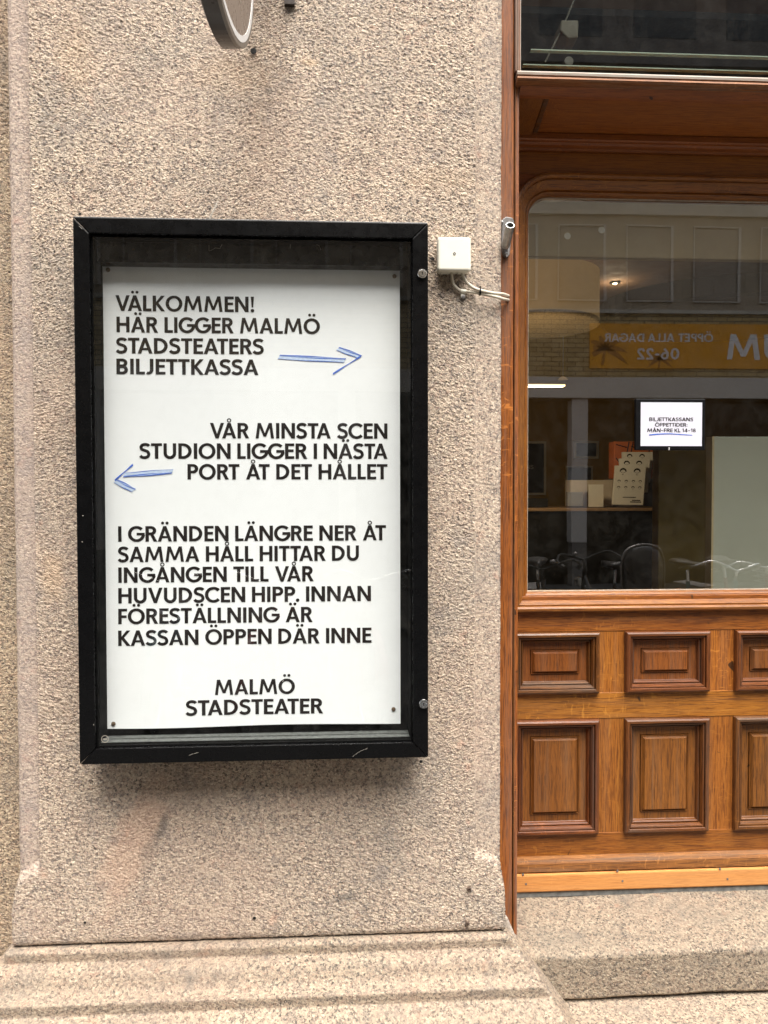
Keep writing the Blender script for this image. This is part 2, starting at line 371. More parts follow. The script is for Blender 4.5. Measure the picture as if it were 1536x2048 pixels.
M['facade'] = plain('upper_stone_facade', (0.40, 0.35, 0.29), 0.85, var=0.15, vscale=30)
M['rubber'] = plain('tyre_rubber', (0.015, 0.015, 0.015), 0.8)
M['saddle'] = plain('black_saddle', (0.02, 0.018, 0.017), 0.45)
M['bike_black'] = plain('black_bike_paint', (0.012, 0.012, 0.013), 0.25, coat=0.5)
M['bike_teal'] = plain('teal_bike_paint', (0.02, 0.17, 0.22), 0.25, coat=0.5)
M['bike_red'] = plain('dark_red_bike_paint', (0.24, 0.02, 0.018), 0.25, coat=0.5)
M['reflector'] = plain('orange_reflector', (0.7, 0.16, 0.02), 0.3)
M['seat_shell'] = plain('grey_child_seat_shell', (0.045, 0.046, 0.048), 0.35)

def brick():
    t = NT('yellow_brick')
    b = t.n('TexBrick'); t.L(t.mapping(t.pos, rot=(R(90), 0, 0)), b.inputs['Vector'])
    b.inputs['Scale'].default_value = 1.0; b.inputs['Brick Width'].default_value = 0.262; b.inputs['Row Height'].default_value = 0.077
    b.inputs['Mortar Size'].default_value = 0.008; b.inputs['Mortar Smooth'].default_value = 0.2
    b.inputs['Color1'].default_value = (0.58, 0.45, 0.22, 1); b.inputs['Color2'].default_value = (0.44, 0.33, 0.15, 1)
    b.inputs['Mortar'].default_value = (0.13, 0.105, 0.07, 1)
    col = t.mix(t.maprange(t.noise(t.pos, 9, 4), 0.4, 0.7, 0, 0.35), b.outputs[0], (0.22, 0.15, 0.07))
    t.bsdf(col, 0.85); return t.m
M['brick'] = brick()

# ------------------------------------------------------------------ mesh helpers
class MB:
    def __init__(s): s.v = []; s.f = []; s.mi = []
    def add(s, vs, fs, mi=0):
        o = len(s.v); s.v += [tuple(map(float, p)) for p in vs]
        for f in fs: s.f.append(tuple(i+o for i in f)); s.mi.append(mi)
        return s
    def box(s, x0, x1, y0, y1, z0, z1, mi=0):
        v = [(x0,y0,z0),(x1,y0,z0),(x1,y1,z0),(x0,y1,z0),(x0,y0,z1),(x1,y0,z1),(x1,y1,z1),(x0,y1,z1)]
        return s.add(v, [(0,3,2,1),(4,5,6,7),(0,1,5,4),(1,2,6,5),(2,3,7,6),(3,0,4,7)], mi)
    def prism(s, pts, y0, y1, mi=0):
        """outline in x,z extruded from y0 (front) to y1"""
        n = len(pts)
        a = sum(pts[i][0]*pts[(i+1)%n][1]-pts[(i+1)%n][0]*pts[i][1] for i in range(n))
        if a < 0: pts = pts[::-1]
        v = [(x, y0, z) for x, z in pts] + [(x, y1, z) for x, z in pts]
        f = [tuple(range(n)), tuple(range(2*n-1, n-1, -1))]
        f += [(i, i+n, (i+1)%n+n, (i+1)%n) for i in range(n)]
        return s.add(v, f, mi)
    def rings(s, rings, close=True, caps=(False, False), mi=0):
        n = len(rings[0]); v = [p for r in rings for p in r]; f = []
        for k in range(len(rings)-1):
            for i in range(n if close else n-1):
                j = (i+1) % n
                f.append((k*n+i, k*n+j, (k+1)*n+j, (k+1)*n+i))
        if caps[0]: f.append(tuple(range(n-1, -1, -1)))
        if caps[1]: f.append(tuple(range((len(rings)-1)*n, len(rings)*n)))
        return s.add(v, f, mi)
    def tube(s, pts, rad, seg=10, mi=0, caps=True):
        pts = [Vector(p) for p in pts]; rads = rad if isinstance(rad, (list, tuple)) else [rad]*len(pts)
        t0 = (pts[1]-pts[0]).normalized()
        up = Vector((0, 0, 1)) if abs(t0.z) < 0.9 else Vector((1, 0, 0))
        nrm = t0.cross(up).normalized(); rr = []
        for i, p in enumerate(pts):
            a = pts[max(i-1, 0)]; b = pts[min(i+1, len(pts)-1)]
            t = (b-a).normalized()
            nrm = (nrm - t*nrm.dot(t)).normalized(); bn = t.cross(nrm)
            rr.append([tuple(p + (nrm*math.cos(2*math.pi*k/seg)+bn*math.sin(2*math.pi*k/seg))*rads[i]) for k in range(seg)])
        return s.rings(rr, True, (caps, caps), mi)
    def lathe(s, prof, o, d, seg=24, mi=0, caps=(True, True)):
        """profile [(r, h)] turned about axis d through o"""
        d = Vector(d).normalized(); up = Vector((0,0,1)) if abs(d.z) < .9 else Vector((1,0,0))
        a = d.cross(up).normalized(); b = d.cross(a); o = Vector(o)
        rr = [[tuple(o + d*h + (a*math.cos(2*math.pi*k/seg)+b*math.sin(2*math.pi*k/seg))*r) for k in range(seg)] for r, h in prof]
        return s.rings(rr, True, caps, mi)
    def torus(s, c, d, Rr, r, seg=28, sub=8, mi=0):
        d = Vector(d).normalized(); up = Vector((0,0,1)) if abs(d.z) < .9 else Vector((1,0,0))
        a = d.cross(up).normalized(); b = d.cross(a); c = Vector(c); rr = []
        for k in range(seg+1):
            e = a*math.cos(2*math.pi*k/seg)+b*math.sin(2*math.pi*k/seg)
            rr.append([tuple(c+e*(Rr+r*math.cos(2*math.pi*j/sub))+d*r*math.sin(2*math.pi*j/sub)) for j in range(sub)])
        return s.rings(rr, True, (False, False), mi)
    def build(s, name, mats, parent=None, bevel=0.0, smooth=False, seg=2):
        me = bpy.data.meshes.new(name)
        off = Vector(parent.location) if parent is not None else Vector((0, 0, 0))
        if parent is not None and parent.parent is not None: off = Vector(parent.matrix_parent_off) if hasattr(parent, 'matrix_parent_off') else off
        base = Vector(parent['_o']) if parent is not None and '_o' in parent else Vector((0, 0, 0))
        me.from_pydata([(x-base.x, y-base.y, z-base.z) for x, y, z in s.v], [], s.f)
        mats = mats if isinstance(mats, (list, tuple)) else [mats]
        for k in mats: me.materials.append(M[k] if isinstance(k, str) else k)
        me.polygons.foreach_set('material_index', s.mi)
        if smooth: me.polygons.foreach_set('use_smooth', [True]*len(s.f))
        me.update()
        o = bpy.data.objects.new(name, me); C.objects.link(o)
        if parent is not None:
            o.parent = parent; o['_o'] = tuple(base)
        if bevel:
            b = o.modifiers.new('bevel', 'BEVEL'); b.width = bevel; b.segments = seg; b.limit_method = 'ANGLE'; b.angle_limit = R(40)
            b.harden_normals = False
        return o

def tag(o, label, cat, group=None):
    o['label'] = label; o['category'] = cat
    if group: o['group'] = group
    return o
def thing(name, label, cat, loc, group=None):
    o = bpy.data.objects.new(name, None); C.objects.link(o); o.location = loc; o['_o'] = tuple(loc)
    o.empty_display_size = 0.1
    return tag(o, label, cat, group)
def struct(o): o['kind'] = 'structure'; return o

def grid(name, P, mat, parent=None, flip=False):
    """P: rows x cols x 3 array -> smooth quad sheet"""
    nr, nc = P.shape[:2]
    base = np.array(parent['_o']) if parent is not None else np.zeros(3)
    co = (P.reshape(-1, 3)-base).astype(np.float32)
    i = np.arange(nr*nc).reshape(nr, nc)
    q = np.stack([i[:-1, :-1], i[:-1, 1:], i[1:, 1:], i[1:, :-1]], -1).reshape(-1, 4)
    if flip: q = q[:, ::-1]
    me = bpy.data.meshes.new(name)
    me.vertices.add(len(co)); me.vertices.foreach_set('co', co.ravel())
    me.loops.add(q.size); me.loops.foreach_set('vertex_index', q.ravel().astype(np.int32))
    me.polygons.add(len(q)); me.polygons.foreach_set('loop_start', np.arange(0, q.size, 4, dtype=np.int32))
    me.polygons.foreach_set('use_smooth', np.ones(len(q), bool))
    me.update(calc_edges=True); me.validate()
    me.materials.append(M[mat])
    o = bpy.data.objects.new(name, me); C.objects.link(o)
    if parent is not None: o.parent = parent; o['_o'] = tuple(base)
    return o

def smooth01(t): t = np.clip(t, 0, 1); return t*t*(3-2*t)

# ------------------------------------------------------------------ ground of the street (structure)
ZP = 0.0
YF = -10.55                                    # facade across the street
g = MB(); g.box(-60, 60, -40, 60, -0.6, -0.16); struct(g.build('ground', 'asphalt'))
g = MB(); g.box(-40, 40, -3.0, 0.9, -0.3, ZP); struct(g.build('pavement', 'paving'))
g = MB(); g.box(-40, 40, -3.16, -3.0, -0.3, 0.004); struct(g.build('kerb', 'kerb', bevel=0.01))
g = MB(); g.box(-40, 40, -7.4, -3.16, -0.3, -0.12); struct(g.build('road', 'asphalt'))
g = MB(); g.box(-40, 40, YF-0.5, -7.4, -0.3, ZP); struct(g.build('far_pavement', 'paving'))

# ------------------------------------------------------------------ granite pier
pier = thing('granite_pier', 'rough pinkish granite pier with moulded margins carrying the black display case', 'stone pier', (-0.18, 0.1, 0))
Z0 = 0.603
zsL, zsR = az(72, 1752, 0), az(985, 1722, 0)
st = 0.0026
xf = np.arange(XLM, XRM, st); mL = np.linspace(XLO+0.014, XLM-0.004, 18); mR = np.linspace(XRM+0.004, XRE-0.012, 20)
ret = np.linspace(0.30, 0.027, 30)
def roundc(n): a = np.linspace(0, math.pi/2, n); return a
aL = np.linspace(0.08, math.pi/2-0.08, 5)
# columns, upper section (with sunk margins) and foot section (full square block)
uX = np.concatenate([np.full(30, XLO), XLO+0.014*(1-np.cos(aL)), mL, xf, mR, XRE-0.012*(1-np.sin(aL[::-1])), np.full(30, XRE)])
uY = np.concatenate([ret, 0.013+0.014*(1-np.sin(aL)), np.full(18, 0.013), np.zeros(len(xf)), np.full(20, 0.009), 0.009+0.012*(1-np.cos(aL))[::1], ret[::-1]])
BL, BR = XLO-0.012, XRE+0.011
lX = np.concatenate([np.full(30, BL), BL+0.007*(1-np.cos(aL)), np.linspace(BL+0.008, XLM-0.003, 18), xf, np.linspace(XRM+0.003, BR-0.008, 20), BR-0.007*(1-np.sin(aL[::-1])), np.full(30, BR)])
lY = np.concatenate([np.clip(ret-0.018, 0.006, 1), 0.007*(1-np.sin(aL)), np.zeros(18), np.zeros(len(xf)), np.zeros(20), 0.007*(1-np.cos(aL)), np.clip(ret[::-1]-0.018, 0.006, 1)])
zr = np.concatenate([np.arange(Z0, 2.82, st), np.linspace(2.85, 6.6, 26)])
xm = 0.5*(XLM+XRM); Zg = zr[:, None]
# stop: rises as an ogee, higher towards the outer arris
dL = np.clip((XLM-uX)/(XLM-XLO), 0, 1)[None, :]; dR = np.clip((uX-XRM)/(XRE-XRM), 0, 1)[None, :]
zs = np.where(uX[None, :] < xm, zsL+0.0*dL, zsR)
side = np.where(uX[None, :] < xm, dL, dR)
b = smooth01((Zg-(zs-0.030*side+0.006))/0.030)
bx = smooth01((Zg-(zs-0.085))/0.085)
PX = lX[None, :]*(1-bx)+uX[None, :]*bx; PY = lY[None, :]*(1-b)+uY[None, :]*b
# worn, softened foot edge above the joint
PY = PY + 0.006*np.exp(-(Zg-Z0)/0.006)
PZ = np.broadcast_to(Zg, PX.shape)
grid('pier_block', np.stack([PX, PY, PZ], -1), 'granite_wall', pier)

# plinth: moulded courses, profile (projection, height)
def arc(cx, cz, rx, rz, a0, a1, n): return [(cx+rx*math.cos(R(a0+(a1-a0)*k/n)), cz+rz*math.sin(R(a0+(a1-a0)*k/n))) for k in range(n+1)]
prof = [(-0.05, 0.5985), (0.004, 0.5985), (0.010, 0.594)]
prof += [(0.0125, 0.594-0.0024*k) for k in range(1, 10)]
prof += [(0.0135, 0.5710), (0.0200, 0.5697), (0.0280, 0.5672), (0.0350, 0.5625), (0.0405, 0.5565), (0.0445, 0.5490), (0.0480, 0.5410), (0.0520, 0.5345), (0.0580, 0.5290), (0.0660, 0.5255), (0.0790, 0.5235), (0.0805, 0.5225)]
prof += [(0.0810, 0.5215-0.0025*k) for k in range(0, 10)]
prof += [(0.083, 0.4975), (0.090, 0.4955), (0.100, 0.4915), (0.112, 0.4845), (0.123, 0.476), (0.133, 0.465), (0.141, 0.452), (0.146, 0.438), (0.1475, 0.43)]
prof += [(0.1475, 0.428-0.003*k) for k in range(0, 20)] + [(0.149, 0.36), (0.15, 0.2), (0.15, 0.0)]
prof = np.array(prof)
# resample to ~2.8 mm
seg = np.hypot(*np.diff(prof, axis=0).T); sacc = np.concatenate([[0], np.cumsum(seg)])
ss = np.concatenate([np.arange(0, sacc[-4], 0.0028), sacc[-3:]])
pp = np.interp(ss, sacc, prof[:, 0]); pz = np.interp(ss, sacc, prof[:, 1])
xs = np.arange(BL+0.01, BR-0.01, 0.003); nret = 40
rt = np.linspace(0.30, 0.012, nret)
ce = np.linspace(0.1, math.pi/2-0.1, 6); cr = 0.010
cols = []
for p, z in zip(pp, pz):
    ps = float(np.interp(z, [0.40, 0.428, 0.5225, 0.592, 0.5985], [0.150, 0.142, 0.072, 0.012, 0.004]))
    x = np.concatenate([np.full(nret, BL-p), BL-p+cr*(1-np.cos(ce)), xs, np.linspace(xs[-1], BR+ps-cr, 26)[1:], BR+ps-cr*(1-np.sin(ce[::-1])), np.full(nret, BR+ps)])
    y = np.concatenate([rt-p, -p+cr*(1-np.sin(ce)), np.full(len(xs)+25, -p), -p+cr*(1-np.cos(ce)), (rt-p)[::-1]])
    y = np.minimum(y, 0.30)
    cols.append(np.stack([x, y, np.full(len(x), z)], -1))
grid('plinth', np.array(cols), 'granite_base', pier, flip=True)
# dark bed joint between block and plinth
g = MB(); g.box(XLO+0.004, XRE-0.004, 0.012, 0.28, 0.590, 0.615); g.build('bed_joint', 'mortar', pier)
# short sloping stone at the foot of the pier beside the oak jamb
g = MB()
pts = [at(1000, 1826, 0.03), at(1014, 1832, 0.03), at(1037, 1886, 0.03), at(1060, 1945, 0.03), at(1082, 2000, 0.03), at(1096, 2080, 0.03), at(1000, 2080, 0.03)]
g.prism(pts, 0.022, 0.14); g.build('sloping_stop_stone', plain('stop_stone', (0.36, 0.31, 0.26), 0.85, var=0.6, vscale=260, bump=0.5, bscale=300), pier, bevel=0.006, seg=3)
# drill holes and plugs in the stone
def disc(px, py, r, mat, name):
    x, z = at(px, py, 0); g = MB()
    g.lathe([(r, 0.012), (r, -0.0035), (r*0.6, -0.0040)], (x, -0.0015, z), (0, 1, 0), 14)
    return g
def ring_hole(px, py, r, name='drill_hole'):
    x, z = at(px, py, -0.003); g = MB()
    g.lathe([(r*1.0, 0.0), (r*0.5, -0.0004)], (x, -0.0034, z), (0, 1, 0), 14, caps=(True, True)); g.build(name, 'hole', pier)
for px, py, r in [(507, 102, .0068), (170, 1845, .0030), (509, 1836, .0035), (842, 1523, .0035), (865, 518, .0040), (160, 428, .003), (842, 1832, .002)]: ring_hole(px, py, r)
for px, py in [(938, 1778), (935, 1847)]:
    x, z = at(px, py, -0.003); g = MB(); g.lathe([(.0048, .004), (.0048, -.002), (.0025, -.003), (.0025, .0)], (x, -0.003, z), (0, 1, 0), 10); g.build('rusty_plug', 'rust', pier)

# recess beyond the pier on the left, and the plain wall high above and to the right
rec = thing('granite_wall', 'shade-tinted granite wall set back beyond the left edge of the pier', 'stone wall', (-1.2, 0.2, 0))
gx = np.arange(-1.1, XLO+0.02, 0.0035); gz = np.concatenate([np.arange(0.40, 2.82, 0.0035), np.linspace(2.9, 6.6, 20)])
GX, GZ = np.meshgrid(gx, gz); grid('wall_face', np.stack([GX, np.full(GX.shape, 0.085), GZ], -1), 'granite_shaded', rec)
g = MB(); g.box(-9, -1.1, 0.085, 0.5, 0, 6.6); g.box(-1.1, XLO, 0.12, 0.5, 0, 6.6); g.build('wall_core', 'facade', rec)
up = thing('stone_facade', 'plain stone front of the building above the window', 'facade', (2.5, 0.2, 0))
BX1 = 2.14
g = MB(); g.box(BX1, 9, 0.0, 0.5, 0, 6.6); g.box(XRE+0.01, BX1, 0.02, 0.5, 3.55, 6.6); g.build('facade_stone', 'facade', up)
g = MB(); g.box(-9, 9, 0.02, 0.6, 6.6, 9.0); g.build('facade_attic', 'facade', up)

# ------------------------------------------------------------------ granite step under the window
stepo = thing('granite_step', 'worn granite sill step below the oak panelling', 'stone step', (1.2, 0.1, 0.3))
zt = az(1300, 1906, 0.0); zb = az(1300, 1994, 0.0); zk = az(1300, 1785, 0.20)
prof = [(0.26, zk+0.003), (0.20, zk), (0.12, (zk+zt)/2+0.002), (0.03, zt+0.004)] + [(0.012*(1-math.sin(a))+0.004, zt-0.012*(1-math.cos(a))) for a in np.linspace(0.2, 1.45, 8)] + [(0.004, zt-0.016), (0.0, zb+0.006), (0.006, zb)]
prof = np.array(prof); seg = np.hypot(*np.diff(prof, axis=0).T); sacc = np.concatenate([[0], np.cumsum(seg)])
ss = np.arange(0, sacc[-1], 0.0026)
py_, pz_ = np.interp(ss, sacc, prof[:, 0]), np.interp(ss, sacc, prof[:, 1])
xs = np.concatenate([np.arange(0.36, 1.25, 0.0028), np.linspace(1.26, BX1, 60)])
A = np.zeros((len(ss), len(xs), 3)); A[:, :, 0] = xs[None]; A[:, :, 1] = py_[:, None]; A[:, :, 2] = pz_[:, None]
A[:, :, 2] += (0.0016*np.sin(xs*9.0)+0.001*np.sin(xs*31))[None]
grid('step_stone', A, 'granite_step', stepo, flip=True)
g = MB(); g.box(0.36, BX1, 0.02, 0.30, zb-0.1, zb+0.02); g.build('step_joint', 'mortar', stepo)
slab = thing('granite_slab', 'pale granite base course projecting under the step', 'stone slab', (1.2, -0.05, 0.2))
prof = np.array([(0.05, zb-0.004), (-0.10, zb-0.009), (-0.115, zb-0.02), (-0.12, 0.0)])
seg = np.hypot(*np.diff(prof, axis=0).T); sacc = np.concatenate([[0], np.cumsum(seg)]); ss = np.concatenate([np.arange(0, .2, 0.003), np.linspace(.21, sacc[-1], 20)])
py_, pz_ = np.interp(ss, sacc, prof[:, 0]), np.interp(ss, sacc, prof[:, 1])
A = np.zeros((len(ss), len(xs), 3)); A[:, :, 0] = xs[None]; A[:, :, 1] = py_[:, None]; A[:, :, 2] = pz_[:, None]
A[:, :, 2] += (0.0018*np.sin(xs*6.0+1))[None]
grid('slab_stone', A, 'granite_base', slab, flip=True)

# ------------------------------------------------------------------ oak shopfront
oakf = thing('oak_shopfront', 'varnished oak bay window with raised panels and a deep soffit', 'shopfront', (1.2, 0.2, zk))
YS = 0.215                                     # face of stiles and rails
YG = 0.25                                      # window glass
JX0, JX1, JX2 = XRE-0.02, ax(1029, 900, 0.035), ax(1037, 900, 0.045)
zjb = zt+0.012
g = MB(); g.box(JX0, JX1-0.0030, 0.035, 0.30, zjb, 3.5); g.build('jamb', 'oakj_z', oakf, bevel=0.003)
g = MB()
g.box(JX1, JX2, 0.045, 0.30, zjb, az(1034, 168, 0.045))
g.build('jamb_bead', 'oakw_z' if False else 'oakj_z', oakf, bevel=0.0035, seg=3)
g = MB(); g.box(JX1+0.0005, JX1+0.003, 0.0425, 0.06, zjb, az(1034, 168, 0.045)); g.build('jamb_groove_fillet', 'oakd_z', oakf)
g = MB(); g.box(BX1-0.05, BX1, 0.035, 0.30, zjb, 3.5); g.build('jamb', 'oakj_z', oakf, bevel=0.003)
# jamb reveal linings
XR = BX1-0.05
X0 = JX2-0.004
# levels at the panel plane
zl = lambda py, Y=YS, px=1300: az(px, py, Y)
z_sill_t, z_sill_b = zl(1740, 0.195), zl(1776, 0.195)
z_foot_t = zl(1711, 0.20)
p2l, p2r, p3l = ax(1252, 1400, YS-0.012), ax(1420.5, 1400, YS-0.012), ax(1472, 1400, YS-0.012)
pitch = p3l-p2l; pw = p2r-p2l
rows = [(zl(1383, YS), zl(1262, YS)), (zl(1662, YS), zl(1435.5, YS))]
z_rail_t = zl(1214, YS)
# rails
def board(x0, x1, y0, y1, z0, z1, mat, name, bev=0.0015): 
    g = MB(); g.box(x0, x1, y0, y1, z0, z1); return g.build(name, mat, oakf, bevel=bev)
e = 0.0006
board(X0, XR, YS, 0.27, rows[0][1]+e, z_rail_t+0.03, 'oak_x', 'rail')
board(X0, XR, YS, 0.27, rows[1][1]+e, rows[0][0]-e, 'oak_x', 'rail')
board(X0, XR, YS, 0.27, z_foot_t-0.03, rows[1][0]-e, 'oak_x', 'rail')
xcols = [p2l+pitch*k for k in range(-1, 5)]
for (zb_, zt_) in rows:
    for k in range(-1, 4):
        xa = p2l+pitch*k+pw; xb = p2l+pitch*(k+1)
        board(xa-0.006, xb+0.006, YS+0.0015, 0.27, zb_-0.012, zt_+0.012, 'oak_z', 'stile', 0.001)
def rect_ring(x0, x1, z0, z1, ins, y): return [(x0+ins, y, z0+ins), (x1-ins, y, z0+ins), (x1-ins, y, z1-ins), (x0+ins, y, z1-ins)]
def mitred(g, x0, x1, z0, z1, prof, mis=(0, 1)):
    """picture-frame moulding: profile (inset, y); material mis[0] along, mis[1] upright"""
    for (a, ya), (b_, yb) in zip(prof[:-1], prof[1:]):
        ra, rb = rect_ring(x0, x1, z0, z1, a, ya), rect_ring(x0, x1, z0, z1, b_, yb)
        for i in range(4):
            j = (i+1) % 4
            g.add([ra[i], ra[j], rb[j], rb[i]], [(0, 1, 2, 3)], mis[i % 2])
def bead(i0, i1, y0, h, n=5): return [(i0+(i1-i0)*k/n, y0-h*math.sin(math.pi*k/n)) for k in range(1, n+1)]
for k in range(-1, 4):
    xa = p2l+pitch*k
    for ri, (zb_, zt_) in enumerate(rows):
        g = MB(); y = YS
        pf = [(-0.0005, y+0.004), (0.0, y-0.008), (0.001, y-0.0125), (0.004, y-0.0150), (0.0085, y-0.0145), (0.0095, y-0.0125), (0.0097, y-0.006), (0.0110, y-0.006), (0.0113, y-0.0105), (0.0135, y-0.0095),
              (0.0165, y-0.002), (0.0168, y+0.006), (0.0180, y+0.006), (0.0182, y+0.0005), (0.0195, y+0.0005), (0.0215, y+0.004), (0.0222, y+0.0095), (0.024, y+0.012)]
        pf = [(i_*1.22 if i_ > 0 else i_, y_) for i_, y_ in pf]
        mitred(g, xa, xa+pw, zb_, zt_, pf)
        pn = g.build('panel_moulding', ['oakd_x', 'oakd_z'], None)
        C.objects.unlink(pn); bpy.data.objects.remove(pn)
        # the field with its raised tablet is the panel; the moulding round it is its sub-part
        f = MB(); y2 = y+0.011; ti = 0.046
        f.add(rect_ring(xa, xa+pw, zb_, zt_, 0.026, y2), [], 0)
        mitred(f, xa, xa+pw, zb_, zt_, [(0.026, y2), (ti, y2), (ti+0.0006, y2+0.003), (ti+0.0016, y2+0.003), (ti+0.002, y2-0.0035), (ti+0.0034, y2-0.0035), (ti+0.0038, y2-0.001), (ti+0.0092, y2-0.0075), (ti+0.0096, y2-0.0088)], (0, 0))
        q = rect_ring(xa, xa+pw, zb_, zt_, ti+0.0096, y2-0.0088); f.add(q, [(0, 1, 2, 3)], 0)
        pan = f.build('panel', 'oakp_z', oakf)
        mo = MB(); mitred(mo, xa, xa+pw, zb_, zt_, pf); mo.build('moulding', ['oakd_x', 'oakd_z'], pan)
# foot rail, pale sill board, bitumen strip
g = MB(); y = 0.20
g.prism([(0, 0), (1, 0), (1, 1), (0, 1)], 0, 1); g = MB()
pf = [(0.24, z_foot_t+0.0), (YS-0.004, z_foot_t), (0.200, z_foot_t-0.004), (0.196, z_foot_t-0.012), (0.195, z_sill_t+0.003), (0.24, z_sill_t+0.002)]
g.rings([[(X0, a, b_) for a, b_ in pf], [(XR, a, b_) for a, b_ in pf]], True, (True, True)); g.build('foot_moulding', 'oak_foot', oakf)
board(X0+0.001, XR, 0.190, 0.26, z_sill_b, z_sill_t-0.001, 'pine_x', 'sill_board', 0.004)
for px, py in [(1046, 1749), (1052, 1768), (1235, 1742), (1245, 1762), (1440, 1738), (1455, 1758)]:
    x, z = at(px, py, 0.19); g = MB(); g.lathe([(0.0028, 0.002), (0.0028, -0.0006), (0.001, -0.0008)], (x, 0.1898, z), (0, 1, 0), 8); g.build('screw_plug', 'zinc_dark', oakf)
board(X0+0.002, XR, 0.196, 0.26, zk-0.002, z_sill_b-0.0015, 'putty', 'sill_seal', 0.002)
# main window frame, rounded upper corners
gx0, gz0, gz1 = ax(1054, 1000, YG-0.004), az(1300, 1181, YG-0.01), az(1300, 398, YG-0.01)
gx1 = XR-0.045
def rr_ring(ins, y, rad):
    x0, x1, z0, z1 = gx0+ins, gx1-ins, gz0+ins, gz1-ins
    r = max(rad-ins, 0.004); pts = [(x0, y, z0), (x1, y, z0)]
    pts += [(x1-r+r*math.cos(a), y, z1-r+r*math.sin(a)) for a in np.linspace(0, math.pi/2, 13)]
    pts += [(x0+r-r*math.sin(a), y, z1-r+r*math.cos(a)) for a in np.linspace(0, math.pi/2, 13)]
    return pts
RAD = 0.052
fp = [(-0.048, YS+0.004), (-0.0478, YS-0.012), (-0.044, YS-0.018), (-0.038, YS-0.019), (-0.0335, YS-0.015), (-0.033, YS-0.010), (-0.029, YS-0.0105), (-0.016, YS+0.004), (-0.0125, YS+0.009), (-0.012, YS+0.014),
      (-0.008, YS+0.013), (-0.004, YS+0.016), (-0.001, YS+0.022), (0.0, YG-0.004), (0.0, YG+0.02)]
g = MB(); rr = [rr_ring(i, y, RAD) for i, y in fp]
n = len(rr[0])
for k in range(len(rr)-1):
    for i in range(n):
        j = (i+1) % n
        horiz = abs(rr[k][i][0]-rr[k][j][0]) > abs(rr[k][i][2]-rr[k][j][2])
        g.add([rr[k][i], rr[k][j], rr[k+1][j], rr[k+1][i]], [(0, 1, 2, 3)], 0 if horiz else 1)
wf = g.build('window_frame', ['oak_x', 'oak_z'], oakf)
g = MB(); rr = [rr_ring(i, y, RAD) for i, y in [(-0.0005, YG-0.0065), (0.0016, YG-0.0065), (0.0018, YG-0.002)]]
g.rings(rr); g.build('glazing_bead', 'sealant', wf)
g = MB(); g.box(gx0-0.006, gx1+0.006, YG, YG+0.006, gz0-0.006, gz1+0.006); g.build('window_pane', 'pane', oakf)
# head board above the frame
z_hd = az(1300, 309, YS)
g = MB(); rr = [rr_ring(-0.047, YS, RAD)]
board(X0, XR, YS+0.0005, 0.27, gz1+0.0465, z_hd+0.03, 'oaks_x', 'head_board')
# spandrels behind the rounded corner
def spandrel(xc, sx):
    r = RAD+0.047; x = gx0-0.047 if sx < 0 else gx1+0.047; z = gz1+0.047
    pts = [(x, z)] + [(x-sx*r+sx*r*math.cos(a), z-r+r*math.sin(a)) for a in np.linspace(0, math.pi/2, 12)][::1]
    g = MB(); g.prism(pts, YS+0.002, YS+0.03); g.build('spandrel', 'oaks_x', oakf)
spandrel(0, -1); spandrel(0, 1)
# side boards behind the jamb next to the frame
board(JX0, gx0-0.046, YS+0.003, 0.27, z_foot_t, z_hd+0.03, 'oakj_z', 'side_board')
board(gx1+0.046, XR+0.02, YS+0.003, 0.27, z_foot_t, z_hd+0.03, 'oakj_z', 'side_board')
# soffit
zf = az(1300, 197, 0.05); zfb = az(1300, 172, 0.035); zbk = az(1300, 288, 0.195)
xsb = ax(1101, 200, 0.06)
g = MB(); A0, A1 = xsb, XR
pf = [(0.062, zf+0.012), (0.20, zbk+0.008), (0.20, zbk+0.05), (0.062, zbk+0.06)]
g.rings([[(A0-0.02, a, b_) for a, b_ in pf], [(A1, a, b_) for a, b_ in pf]], True, (True, True)); g.build('soffit_panel', 'oaks_x', oakf)
g = MB(); pf2 = [(0.05, zf+0.004), (0.20, zbk+0.0), (0.20, zbk+0.05), (0.05, zbk+0.06)]
g.rings([[(X0, a, b_) for a, b_ in pf2], [(A0-0.014, a, b_) for a, b_ in pf2]], True, (True, True)); g.build('soffit_border', 'oaks_y', oakf, bevel=0.002)
g = MB(); pf2 = [(0.055, zf+0.007), (0.20, zbk+0.003), (0.20, zbk+0.05), (0.055, zbk+0.06)]
g.rings([[(A0-0.0125, a, b_) for a, b_ in pf2], [(A0, a, b_) for a, b_ in pf2]], True, (True, True)); g.build('soffit_bead', 'oakd_x', oakf, bevel=0.002)
# front border and crown moulding at the back
g = MB(); pf = [(0.034, zfb), (0.034, zfb+0.0025), (0.064, zfb+0.0025), (0.064, zf+0.006), (0.060, zf-0.002), (0.052, zf+0.001), (0.048, zf+0.006)]
g.rings([[(JX2+0.001, a, b_) for a, b_ in pf], [(XR, a, b_) for a, b_ in pf]], True, (True, True)); g.build('soffit_front_moulding', 'oaks_x', oakf)
g = MB(); pf = [(0.176, zbk+0.012), (0.176, zbk-0.001), (0.180, zbk-0.004), (0.186, zbk-0.005), (0.190, zbk-0.010), (0.198, zbk-0.013), (0.2005, z_hd+0.004), (0.206, z_hd), (0.2148, z_hd), (0.2148, zbk+0.03)]
g.rings([[(X0, a, b_) for a, b_ in pf], [(XR, a, b_) for a, b_ in pf]], True, (True, True)); g.build('crown_moulding', 'oaks_x', oakf)
